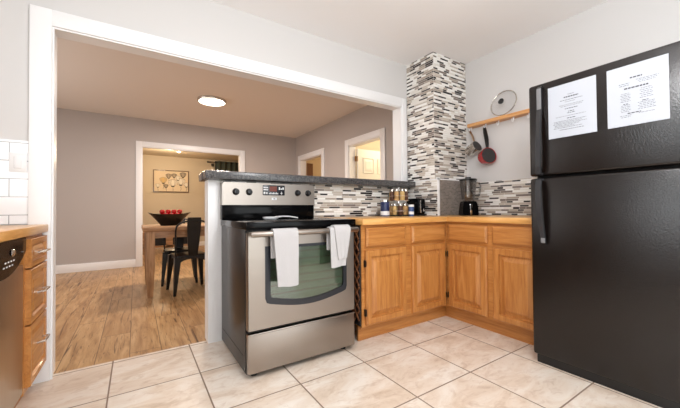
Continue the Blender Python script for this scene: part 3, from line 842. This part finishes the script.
def paper(name, label, y0, y1, z0, z1, lines, tilt=0):
    r_ = thing(name, label, 'paper', (FRX - .002, (y0 + y1) / 2, z0), 0, 'printed sheets on the refrigerator')
    MB().box(FRX - .0028, FRX - .0012, y0, y1, z0, z1).build('sheet', 'paper_white', r_)
    ink = MB(); W = y1 - y0; H = z1 - z0; rn = random.Random(len(lines))
    for (c, z, wd_, th, gap) in lines:          # c = centre across the sheet, from its left edge as seen
        x = c - wd_ / 2
        while x < c + wd_ / 2 - .004:
            L = rn.uniform(.02, .06) if gap > 0 else wd_
            L = min(L, c + wd_ / 2 - x)
            ya = y1 - W * (x + L); yb = y1 - W * x; zc_ = z1 - H * z
            ink.box(FRX - .0032, FRX - .0028, ya, yb, zc_ - th * H / 2, zc_ + th * H / 2)
            x += L + gap
    ink.build('printed_text', 'ink', r_)
G = .012
paper('paper_sheet', 'left of two white printed sheets on the freezer door, nearest the handle', -1.829, -1.587, 1.405, 1.72,
      [(.5, .21, .14, .007, G), (.5, .255, .30, .022, G), (.5, .31, .46, .009, G), (.48, .345, .22, .006, G), (.5, .40, .50, .006, G), (.5, .425, .44, .006, G), (.5, .475, .26, .013, G), (.5, .53, .12, .012, G), (.5, .56, .16, .01, G), (.48, .61, .62, .006, G), (.5, .655, .18, .013, G),
       (.46, .695, .68, .007, G), (.42, .72, .58, .007, G), (.46, .745, .7, .007, G), (.4, .77, .52, .007, G), (.36, .795, .44, .007, G), (.42, .82, .6, .007, G), (.5, .86, .5, .009, G)])
cols = []
for k in range(6): cols += [(.32, .465 + k * .026, .14 + .03 * (k % 2), .006, G), (.66, .43 + k * .03, .17 + .04 * (k % 2), .006, G)]
for k in range(5): cols += [(.32, .66 + k * .026, .15 + .02 * (k % 2), .006, G), (.66, .655 + k * .026, .28 - .05 * (k % 2), .006, G)]
paper('paper_sheet', 'right of two white printed sheets on the freezer door, with two columns of text', -2.112, -1.876, 1.407, 1.72,
      [(.5, .22, .20, .02, G), (.30, .30, .18, .007, G), (.30, .33, .16, .007, G), (.68, .27, .36, .006, G), (.68, .295, .30, .006, G), (.68, .32, .26, .006, G), (.5, .385, .40, .022, G), (.32, .64, .08, .012, G), (.64, .63, .10, .012, G), (.46, .80, .22, .016, G), (.32, .83, .2, .006, G), (.32, .855, .16, .006, G), (.66, .82, .26, .006, G)] + cols)

# ------------------------------------------------------------------ shelf, hooks, lid, pans
SX = 2.42
r = thing('wall_shelf', 'narrow pale wood shelf with hooks on the wall left of the refrigerator', 'shelf', (2.465, -.95, 1.843))
MB().box(SX, KX1 - .001, -1.47, -.447, 1.842, 1.877, 0, .003).build('board', 'shelf_wood', r)
HKY = (-.474, -.640, -.775, -.92, -1.06)
for y in HKY:
    hk = MB(); X = 2.455
    hk.tube([(X, y, 1.842), (X, y, 1.818), (X - .010, y, 1.803), (X - .024, y, 1.797), (X - .032, y, 1.808), (X - .033, y, 1.824)], .0045, 8)
    hk.lathe([(.008, 0), (.008, .003)], 12, 0, None, (X, y, 1.839))
    hk.build('hook', 'plate_white', r)
r = thing('pot_lid', 'round glass pot lid with steel rim standing on the wall shelf', 'lid', (2.47, -.825, 1.878))
r.rotation_euler = (0, 0, 0)
Ml = T((2.455, -.825, 1.878 + .1265)) @ Matrix.Rotation(math.radians(-90 + 13), 4, 'Y')   # lid axis faces the room
LR = .125
MB().lathe([(0, .022), (.05, .018), (.09, .009), (LR - .004, .0), (LR - .004, -.003), (.09, .006), (.05, .015), (0, .019)], 40, 0, Ml).build('glass_dome', 'clear_glass', r)
rim = []
for k in range(48): rim.append(Ml @ Vector((LR * math.cos(2 * PI * k / 48), LR * math.sin(2 * PI * k / 48), 0)))
MB().tube(rim, .005, 8, 0, None, True, True).build('rim', 'pot_steel', r)
MB().lathe([(.008, .02), (.009, .03), (.025, .036), (.028, .046), (.018, .053), (0, .054)], 20, 0, Ml).build('knob', 'black_plastic', r)

def pan(name, label, hook_y, centre, axis, R_, depth, handle_len, outer, inner, hmat, handle_w, ht):
    """saucepan hanging by its handle: axis = direction its open mouth faces"""
    a = Vector(axis).normalized(); c = Vector(centre)
    upv = Vector((0, 0, 1)); upv = (upv - a * upv.dot(a)).normalized(); sx_ = upv.cross(a)
    M_ = Matrix((sx_, upv, a)).transposed().to_4x4(); M_.translation = c      # local y = toward handle, z = mouth
    r_ = thing(name, label, 'saucepan', tuple(c), 0, 'saucepans hanging under the shelf')
    t_ = .003
    MB().lathe([(0, -depth), (R_ * .86, -depth), (R_ * .95, -depth + .012), (R_, 0), (R_ + .003, 0), (R_ + .003, .002), (R_ - t_, .001), (R_ * .95 - t_, -depth + .014), (R_ * .86 - t_, -depth + .005), (0, -depth + .004)], 36, 0, M_).build('pan_body', outer, r_)
    MB().lathe([(0, -depth + .006), (R_ * .84, -depth + .006), (R_ * .93 - t_, -depth + .016), (R_ - t_ - .0012, .0006)], 36, 0, M_).build('pan_interior', inner, r_)
    hook = Vector((2.428, hook_y, 1.806))
    p0 = c + upv * (R_ - .002) - a * .012; p1 = c + upv * (R_ + .03) - a * .006
    pts = [p0, p1, p1.lerp(hook, .35) + a * .004, p1.lerp(hook, .7), hook - upv * .01]
    h_ = MB(); h_.strap(pts, sx_ , handle_w, ht)
    ring = []
    for k in range(14):
        an = 2 * PI * k / 14; ring.append(hook + Vector((0, math.cos(an) * .011, math.sin(an) * .011 - .006)))
    h_.tube(ring, .003, 6, 0, None, True, True)
    h_.build('handle', hmat, r_)
    return r_
pan('saucepan', 'small stainless steel saucepan hanging from the shelf beside the tiled chimney', -.474, (2.43, -.555, 1.63), (-.10, -.90, .42), .060, .12, .14, 'pot_steel', 'nonstick', 'warm_reflection_steel', [.014, .022, .026, .026, .02], .008)
pan('saucepan', 'small red saucepan with black interior and handle hanging under the shelf', -.640, (2.42, -.688, 1.512), (-.40, -.90, .16), .079, .085, .14, 'red_enamel', 'nonstick', 'black_plastic', [.016, .026, .036, .034, .024], .018)

# ------------------------------------------------------------------ things on the corner counter
CZ = .9145
r = thing('canister', 'navy blue canister with steel lid left of the spice rack', 'canister', (1.475, -.2, CZ))
MB().lathe([(0, 0), (.042, 0), (.043, .004), (.043, .135), (.041, .138), (0, .138)], 28, 0, None, (1.475, -.2, CZ)).build('body', 'navy_label', r)
MB().lathe([(.0435, .012), (.0435, .05), (.043, .05), (.043, .012)], 28, 0, None, (1.475, -.2, CZ)).build('label_band', 'plate_white', r)
MB().lathe([(.044, .138), (.044, .158), (.04, .162), (0, .162)], 28, 0, None, (1.475, -.2, CZ)).build('lid', 'pot_steel', r)
RX, RYc = 1.655, -.20
r = thing('spice_carousel', 'two tier chrome spice carousel filled with small jars', 'spice rack', (RX, RYc, CZ))
MB().lathe([(0, 0), (.10, 0), (.105, .006), (.10, .012), (0, .012)], 32, 0, None, (RX, RYc, CZ)).build('base', 'black_plastic', r)
MB().lathe([(.012, .012), (.012, .272), (.018, .276), (.014, .284), (0, .286)], 16, 0, None, (RX, RYc, CZ)).build('pole', 'chrome', r)
for z in (.05, .195):
    tr = MB()
    for rr in (.108,):
        tr.tube([(RX + rr * math.cos(2 * PI * k / 32), RYc + rr * math.sin(2 * PI * k / 32), CZ + z) for k in range(32)], .003, 6, 0, None, True, True)
    for k in range(4): a = PI * k / 4 + .2; tr.tube([(RX - .107 * math.cos(a), RYc - .107 * math.sin(a), CZ + z), (RX + .107 * math.cos(a), RYc + .107 * math.sin(a), CZ + z)], .002, 6)
    tr.build('wire_tier', 'chrome', r)
MB().lathe([(0, .148), (.104, .148), (.106, .151), (.104, .154), (0, .154)], 32, 0, None, (RX, RYc, CZ)).build('tier_plate', 'chrome', r)
fills = ['spice_tan', 'spice_dark', 'spice_gold']
tn = ['lower', 'upper']
mn = {'spice_tan': 'tan', 'spice_dark': 'dark brown', 'spice_gold': 'golden'}
protos = {}
NJ = 8
for tier, z in enumerate((.0125, .1545)):
    for k in range(NJ):
        a = 2 * PI * k / NJ + .25 + tier * .3; f = fills[(k * 2 + tier) % 3]
        x, y = RX + .072 * math.cos(a), RYc + .072 * math.sin(a)
        lab = 'glass jar of %s spice on the %s tier of the chrome carousel' % (mn[f], tn[tier])
        if f not in protos:
            j = thing('spice_jar', lab, 'jar', (x, y, CZ + z), 0, 'spice jars %s on the carousel' % tn[tier])
            MB().lathe([(0, .0), (.0205, .0), (.0225, .003), (.0225, .075), (.018, .084), (.018, .088), (0, .088)], 18, 0, None, (x, y, CZ + z)).build('jar_body', f, j)
            MB().lathe([(.0205, .086), (.021, .088), (.021, .108), (.019, .111), (0, .111)], 18, 0, None, (x, y, CZ + z)).build('lid', 'pot_steel', j)
            protos[f] = j
        else:
            j = dup(protos[f], (x, y, CZ + z), None, lab); j['group'] = 'spice jars %s on the carousel' % tn[tier]
# jars of one spice on one tier look alike: one group each
for o in C.objects:
    if o.name.startswith('spice_jar'): o['group'] = o['label'].replace('glass jar', 'jars')
r = thing('jar', 'small blue jar with white lid between spice carousel and toaster', 'jar', (1.675, -.35, CZ))
MB().lathe([(0, 0), (.024, 0), (.025, .004), (.025, .085), (.022, .09), (0, .09)], 24, 0, None, (1.675, -.35, CZ)).build('jar_body', 'blue_label', r)
MB().lathe([(.0255, .018), (.0255, .045), (.025, .045), (.025, .018)], 24, 0, None, (1.675, -.35, CZ)).build('label_band', 'plate_white', r)
MB().lathe([(.026, .09), (.026, .108), (.023, .111), (0, .111)], 24, 0, None, (1.675, -.35, CZ)).build('lid', 'plate_white', r)
# toaster
r = thing('toaster', 'black toaster with chrome end trim against the tiled chimney base', 'toaster', (1.90, -.19, CZ))
Mt = T((1.90, -.19, CZ)) @ Matrix.Diagonal((.62, .72, .95, 1))
MB().box(-.085, .085, -.13, .12, .012, .185, 0, .03, Mt, 4).build('shell', 'black_gloss', r)
MB().box(-.06, -.035, -.138, -.128, .03, .165, 0, .003, Mt).build('chrome_trim', 'chrome', r)
MB().box(.0, .018, -.152, -.128, .10, .125, 0, .004, Mt).build('lever', 'black_plastic', r)
MB().box(-.05, -.02, -.095, .09, .184, .1855, 0, 0, Mt).box(.02, .05, -.095, .09, .184, .1855, 0, 0, Mt).build('bread_slots', 'dark_rubber', r)
MB().lathe([(.016, 0), (.016, .006), (0, .008)], 16, 0, Mt @ T((.03, -.13, .06)) @ Matrix.Rotation(PI / 2, 4, 'X')).build('dial', 'chrome', r)
MB().box(-.075, .075, -.12, .11, 0, .014, 0, 0, Mt).build('base', 'dark_rubber', r)
# blender
BXc, BYc = 2.262, -.56
r = thing('blender', 'countertop blender with clear jug and black base beside the grey mosaic panel', 'blender', (BXc, BYc, CZ))
Mb = T((BXc, BYc, CZ)) @ Matrix.Rotation(math.radians(-35), 4, 'Z')
bb_ = MB()
seq = [(.078, .0), (.077, .02), (.072, .09), (.066, .13), (.058, .142), (0, .142)]
vs = []; fs = []; n = 4
for rr, z in seq[:-1]:
    for sx_, sy_ in ((-1, -1), (1, -1), (1, 1), (-1, 1)): vs.append((sx_ * rr, sy_ * rr * .85, z))
for i in range(len(seq) - 2):
    for k in range(4): fs.append((i * 4 + k, i * 4 + (k + 1) % 4, i * 4 + 4 + (k + 1) % 4, i * 4 + 4 + k))
fs.append((3, 2, 1, 0)); fs.append((16, 17, 18, 19))
b0 = bmesh.new(); vv = [b0.verts.new(v) for v in vs]
for f in fs: b0.faces.new([vv[i] for i in f])
bmesh.ops.bevel(b0, geom=b0.edges[:], offset=.006, segments=2, affect='EDGES')
bb_.bm(b0, 0, Mb, True)
bb_.build('base', 'black_gloss', r)
MB().box(-.010, .010, -.072, -.058, .01, .115, 0, .003, Mb).build('trim_strip', 'chrome', r)
MB().lathe([(.05, .142), (.055, .15), (.062, .16), (.07, .24), (.08, .345), (.083, .348), (.08, .346), (.0765, .343), (.067, .24), (.058, .163), (.0, .158)], 28, 0, Mb).build('jug', 'smoke_glass', r)
MB().lathe([(.083, .345), (.084, .36), (.07, .366), (.03, .368), (.028, .382), (0, .383)], 28, 0, Mb).build('lid', 'black_plastic', r)
MB().tube([Mb @ Vector(p_) for p_ in ((.074, 0, .325), (.11, 0, .325), (.122, 0, .30), (.116, 0, .23), (.10, 0, .19), (.068, 0, .185))], .009, 10).build('handle', 'smoke_glass', r)
MB().lathe([(.045, .16), (.03, .172), (.012, .178), (0, .18)], 12, 0, Mb).build('blade_hub', 'black_plastic', r)

# ------------------------------------------------------------------ dining room things
r = thing('ceiling_light', 'round flush ceiling light glowing on the dining room ceiling', 'ceiling light', (.424, 2.48, DZ - .05))
MB().lathe([(0, .045), (.205, .045), (.205, .02), (.20, .012), (.185, .010), (.185, .018), (0, .018)], 40, 0, None, (.424, 2.48, DZ - .0455)).build('rim', 'satin_nickel', r)
MB().lathe([(.184, .016), (.16, .006), (.10, .001), (0, 0)], 40, 0, None, (.424, 2.48, DZ - .0455)).build('diffuser', 'lamp_glow', r)

TX0, TX1, TY0, TY1, TZt = -.47, 1.35, 1.64, 2.53, .80
r = thing('dining_table', 'pale wooden dining table with thick tapered legs seen through the opening', 'table', ((TX0 + TX1) / 2, (TY0 + TY1) / 2, 0))
MB().box(TX0, TX1, TY0, TY1, TZt - .05, TZt, 0, .006).build('tabletop', 'table_wood', r)
ap = MB()
ap.box(TX0 + .08, TX1 - .08, TY0 + .05, TY0 + .075, TZt - .13, TZt - .05); ap.box(TX0 + .08, TX1 - .08, TY1 - .075, TY1 - .05, TZt - .13, TZt - .05)
ap.box(TX0 + .05, TX0 + .075, TY0 + .08, TY1 - .08, TZt - .13, TZt - .05); ap.box(TX1 - .075, TX1 - .05, TY0 + .08, TY1 - .08, TZt - .13, TZt - .05)
ap.build('apron', 'table_wood', r)
for lx in (TX0 + .075, TX1 - .075):
    for ly in (TY0 + .065, TY1 - .065):
        lg = MB(); a, b_ = .045, .027
        vs = []
        for hw, z in ((b_, 0), (a * .95, .35), (a, TZt - .05)):
            for sx_, sy_ in ((-1, -1), (1, -1), (1, 1), (-1, 1)): vs.append((lx + sx_ * hw, ly + sy_ * hw, z))
        fs = [(3, 2, 1, 0), (8, 9, 10, 11)]
        for i in range(2):
            for k in range(4): fs.append((i * 4 + k, i * 4 + (k + 1) % 4, i * 4 + 4 + (k + 1) % 4, i * 4 + 4 + k))
        lg.add(vs, fs); lg.build('leg', 'table_wood_z', r)

def make_chair(label):
    r_ = thing('dining_chair', label, 'chair', (0, 0, 0), 0, 'black metal dining chairs at the table')
    st = MB(); st.box(-.18, .18, -.17, .19, .44, .456, 0, .007)
    # skirt with the arched lower edge
    for (p0, p1, nrm) in (((-.175, -.165), (.175, -.165), 0), ((-.175, .185), (.175, .185), 0), ((-.175, -.165), (-.175, .185), 1), ((.175, -.165), (.175, .185), 1)):
        N = 10; vs = []; fs = []
        for i in range(N + 1):
            t_ = i / N; x = p0[0] + (p1[0] - p0[0]) * t_; y = p0[1] + (p1[1] - p0[1]) * t_
            zb = .44 - .03 - .07 * (abs(2 * t_ - 1) ** 3)
            for dd in (-.002, .002):
                dx, dy = (0, dd) if nrm == 0 else (dd, 0)
                vs += [(x + dx, y + dy, zb), (x + dx, y + dy, .445)]
        for i in range(N):
            a = i * 4
            fs += [(a, a + 4, a + 5, a + 1), (a + 2, a + 3, a + 7, a + 6), (a, a + 2, a + 6, a + 4)]
        st.add(vs, fs)
    st.build('seat', 'black_metal', r_, world=False)
    for sx_ in (-1, 1):
        for sy_, ty in ((-1, -.165), (1, .185)):
            lg = MB()
            top = Vector((sx_ * .168, ty * .96, .44)); foot = Vector((sx_ * .205, ty + sy_ * .03, 0.0))
            vs = []; fs = []
            for t_, hw in ((0, .034), (.25, .030), (.6, .022), (1, .014)):
                c = top.lerp(foot, t_)
                for ax_, ay in ((-1, -1), (1, -1), (1, 1), (-1, 1)): vs.append((c.x + ax_ * hw, c.y + ay * hw, c.z))
            for i in range(3):
                for k in range(4): fs.append((i * 4 + k, i * 4 + (k + 1) % 4, i * 4 + 4 + (k + 1) % 4, i * 4 + 4 + k))
            fs += [(0, 1, 2, 3), (15, 14, 13, 12)]
            lg.add(vs, fs); lg.build('leg', 'black_metal', r_, world=False)
    hp = MB(); pts = []
    for z in (.44, .55, .66, .76): pts.append((-.195 + (.01 if z < .5 else 0), -.168 - (z - .44) * .11, z))
    for k in range(1, 12):
        a = PI - PI * k / 12; pts.append((.195 * math.cos(a), -.21 - .02 * math.sin(a), .78 + .09 * math.sin(a)))
    for z in (.76, .66, .55, .44): pts.append((.195 - (.01 if z < .5 else 0), -.168 - (z - .44) * .11, z))
    hp.tube(pts, .010, 10); hp.build('back_hoop', 'black_metal', r_, world=False)
    sl = MB(); sl.strap([(0, -.165, .45), (0, -.185, .6), (0, -.205, .75), (0, -.226, .86), (0, -.235, .905)], (1, 0, 0), [.10, .13, .15, .155, .145], .012)
    sl.build('back_slat', 'black_metal', r_, world=False)
    return r_
chA = make_chair('black metal dining chair with its back to the kitchen, near side of the table')
chB = dup(chA, (-.02, 2.42, 0), math.radians(180 - 5), 'black metal dining chair on the far side of the table, behind the bowl')
chA.location = (.025, 1.80, 0); chA.rotation_euler = (0, 0, math.radians(6))

# boat-shaped bowl with red fruit
bw = MB(); NB = 28; vs = []; fs = []
BXm, BYm = -.168, 2.05
prof = [(.0, 0.0), (.42, .0), (.56, .04), (.78, .095), (1.0, .145), (.965, .145), (.74, .095), (.50, .045), (.36, .012), (0, .012)]
for sc_, z in prof:
    for k in range(NB):
        a = 2 * PI * k / NB; c, s_ = math.cos(a), math.sin(a)
        lx = .245 * (abs(c) ** .9) * (1 if c >= 0 else -1); pz = .022 * abs(c) ** 4 * (z / .145)
        vs.append((BXm + lx * sc_, BYm + .12 * s_ * (abs(s_) ** .15) * max(sc_, .02), TZt + .0005 + z + pz))
for i in range(len(prof) - 1):
    for k in range(NB): fs.append((i * NB + k, i * NB + (k + 1) % NB, (i + 1) * NB + (k + 1) % NB, (i + 1) * NB + k))
bw.add(vs, fs, 0, None, True)
tag(bw.build('fruit_bowl', 'bowl_black'), 'black boat-shaped bowl of red fruit on the dining table', 'bowl')
rn = random.Random(4)
fp = None
allp = [(x, 0, .115) for x in (-.130, -.065, 0, .065, .130)] + [(x, y, .128) for x in (-.066, 0, .066) for y in (-.062, .062)]
allp += [(x, .0, .172) for x in (-.099, -.033, .033, .099)] 
for i, (x, y, z) in enumerate(allp):
    P_ = (BXm + .012 + x, BYm + y, TZt + z)
    if fp is None:
        fp = thing('red_fruit', 'round red fruit heaped in the black boat-shaped bowl', 'fruit', P_, 0, 'red fruit in the black bowl')
        MB().lathe([(0, -.026), (.014, -.027), (.026, -.016), (.032, 0), (.029, .016), (.018, .027), (.006, .026), (0, .021)], 18, 0, T(P_)).build('fruit_flesh', 'fruit_red', fp)
        MB().tube([Vector(P_) + Vector(q) for q in ((0, 0, .02), (.002, 0, .03), (.006, .002, .038))], .002, 6).build('stem', 'stem_dark', fp)
    else:
        dup(fp, P_, rn.uniform(0, 6))

# ------------------------------------------------------------------ back room
PY = FRY
r = thing('wall_picture', 'framed flower print on the warm wall of the room behind the dining table', 'picture', (.266, PY - .02, 1.475))
PX0, PX1, PZ0, PZ1 = -.157, .69, 1.478, 2.062
fm = MB()
for a in ((PX0, PX1, PZ0, PZ0 + .022), (PX0, PX1, PZ1 - .022, PZ1)): fm.box(a[0], a[1], PY - .03, PY - .001, a[2], a[3])
for a in ((PX0, PX0 + .022), (PX1 - .022, PX1)): fm.box(a[0], a[1], PY - .03, PY - .001, PZ0 + .022, PZ1 - .022)
fm.build('frame', 'frame_wood', r)
cv = MB().box(PX0 + .02, PX1 - .02, PY - .018, PY - .002, PZ0 + .02, PZ1 - .02).build('canvas', 'canvas', r)
fl = MB()
def petal(cx_, cz_, rx, rz, ang, mi, lay):
    pts = []
    for k in range(14):
        a = 2 * PI * k / 14; x = rx * math.cos(a); z = rz * math.sin(a); c, s_ = math.cos(ang), math.sin(ang)
        pts.append((cx_ + x * c - z * s_, PY - .0182 - lay * .0004, cz_ + x * s_ + z * c))
    fl.add(pts, [tuple(range(14))], mi)
rn = random.Random(11)
blooms = [(.20, 1.885, .075, 1), (.33, 1.90, .07, 1), (.545, 1.925, .085, 1), (.08, 1.76, .10, 2), (.30, 1.69, .115, 0), (.49, 1.73, .115, 0), (.625, 1.66, .075, 0), (.14, 1.62, .06, 1), (-.05, 1.63, .06, 0), (.42, 1.84, .075, 0)]
for i, (x, z, s_, mi) in enumerate(blooms):
    fl.strap([(x, PY - .0184, z - s_ * .8), (x + .01, PY - .0184, z - s_ - .05), (x - .01, PY - .0184, max(1.51, z - s_ - .09))], (1, 0, 0), .007, .0004, 3)
    for k in (0, 6, 1, 5, 2, 4, 3):
        a = PI / 2 + (k - 3) * .2; under = 1 if mi == 0 else (3 if mi == 1 else 1)
        for j, (gr, m2) in enumerate(((1.14, under), (1.0, mi))):
            petal(x + s_ * .62 * math.cos(a), z - s_ * .45 + s_ * .75 * math.sin(a), s_ * .78 * gr, s_ * .34 * gr, a, m2, 2 + (3 - abs(k - 3)) * .5 + (.2 if k > 3 else 0) + j * .1)
    petal(x, z - s_ * .5, s_ * .34, s_ * .16, 0, 3, 6)
fl.build('flower_print', ['petal_white', 'petal_grey', 'petal_gold', 'stem_dark'], cv)

r = thing('curtain_rod', 'dark curtain rod near the ceiling of the back room', 'curtain rod', (1.65, FRY - .09, 2.33))
MB().cyl((1.18, FRY - .09, 2.345), (2.3, FRY - .09, 2.345), .011, 10).build('rod', 'black_metal', r)
MB().lathe([(0, -.03), (.018, -.022), (.026, 0), (.018, .022), (0, .03)], 14, 0, T((1.165, FRY - .09, 2.345))).build('finial', 'black_metal', r)
for bx in (1.24, 2.2): MB().box(bx - .01, bx + .01, FRY - .095, FRY - .001, 2.335, 2.355).build('bracket', 'black_metal', r)
cu = MB(); vs = []; fs = []; NX_ = 60
for iz, z in enumerate((.25, 1.2, 2.39)):
    for k in range(NX_ + 1):
        t_ = k / NX_; x = 1.36 + .66 * t_; y = FRY - .088 + .032 * math.sin(t_ * 2 * PI * 4.5)
        vs.append((x, y, z))
for i in range(2):
    for k in range(NX_): a = i * (NX_ + 1) + k; fs.append((a, a + 1, a + NX_ + 2, a + NX_ + 1))
n0 = len(vs); vs += [(x, y + .004, z) for x, y, z in vs]; fs += [tuple(n0 + i for i in reversed(f)) for f in fs]
cu.add(vs, fs, 0, None, True)
tag(cu.build('window_curtain', 'curtain_green'), 'dark green grommet curtain hanging from the rod in the back room', 'curtain')
struct('trim_5', MB().box(1.27, 1.36, FRY - .02, FRY, .6, 2.32, 0, .003).box(1.27, 2.25, FRY - .02, FRY, 2.23, 2.32, 0, .003), 'cream_paint')
r = thing('spot_light', 'small recessed spot light in the ceiling of the back room', 'ceiling light', (.35, 6.06, FRZ - .02))
MB().lathe([(0, .02), (.06, .02), (.06, .008), (.045, .004), (.045, .014), (0, .014)], 20, 0, None, (.35, 6.06, FRZ - .0205)).build('trim_ring', 'plate_white', r)
MB().lathe([(.044, .012), (.03, -.006), (0, -.014)], 20, 0, None, (.35, 6.06, FRZ - .0205)).build('bulb', 'spot_glow', r)
# low console with dark openings behind the table
r = thing('console_bench', 'pale low console with dark openings beyond the dining table', 'console', (.2, 6.0, 0))
MB().box(-.42, .75, 5.85, 6.2, .36, .50, 0, .004).box(-.42, .75, 5.85, 6.2, .14, .18).box(-.42, -.26, 5.85, 6.2, 0, .36).box(.06, .2, 5.85, 6.2, 0, .36).box(.6, .75, 5.85, 6.2, 0, .36).build('frame', 'table_wood', r)
MB().box(-.255, .055, 5.88, 6.18, .185, .355).build('basket', 'backing_dark', r)
MB().box(.205, .595, 5.88, 6.18, .185, .355).build('basket', 'backing_dark', r)

# bedroom door (six panel) and the brown door of the hall
r = thing('door_1', None, None, (X2 + .01, D2[1] - .03, 0)); r['kind'] = 'structure'
DXa, DW, DHt, DYf = X2 + .012, .80, 2.04, D2[1] - .06
MB().box(DXa, DXa + DW, DYf, DYf + .036, .012, DHt).build('door_leaf', 'door_white', r)
leaf = r.children[0]
for x0, x1 in ((.11, .36), (.44, .69)):
    for z0, z1 in ((.22, .80), (.95, 1.50), (1.62, 1.90)):
        MB().rings(x1 - x0, z1 - z0, [(0, .004), (0, -.004), (.012, -.012), (.024, -.002), (.034, -.002), (.07, -.009)], 0, T((DXa + x0, DYf, z0))).build('door_panel', 'door_white', leaf)
for hz_ in (.3, 1.05, 1.82):
    MB().cyl((X2 + .006, DYf - .004, hz_), (X2 + .006, DYf - .004, hz_ + .09), .007, 8).box(X2 - .03, X2 + .006, DYf + .02, DYf + .024, hz_, hz_ + .09).build('hinge', 'brass', r)
r = thing('door_3', None, None, (X2 + .01, D1[1] - .03, 0)); r['kind'] = 'structure'
MB().box(X2 + .012, X2 + .05, D1[1] - .75, D1[1] - .08, .012, 2.03).build('door_leaf', 'brown_door', r)
bpy.data.objects.remove(r.children[0])
MB().box(X2 + .012, X2 + .15, D1[1] - .06, D1[1] - .02, .012, 2.03).build('door_leaf', 'brown_door', r)
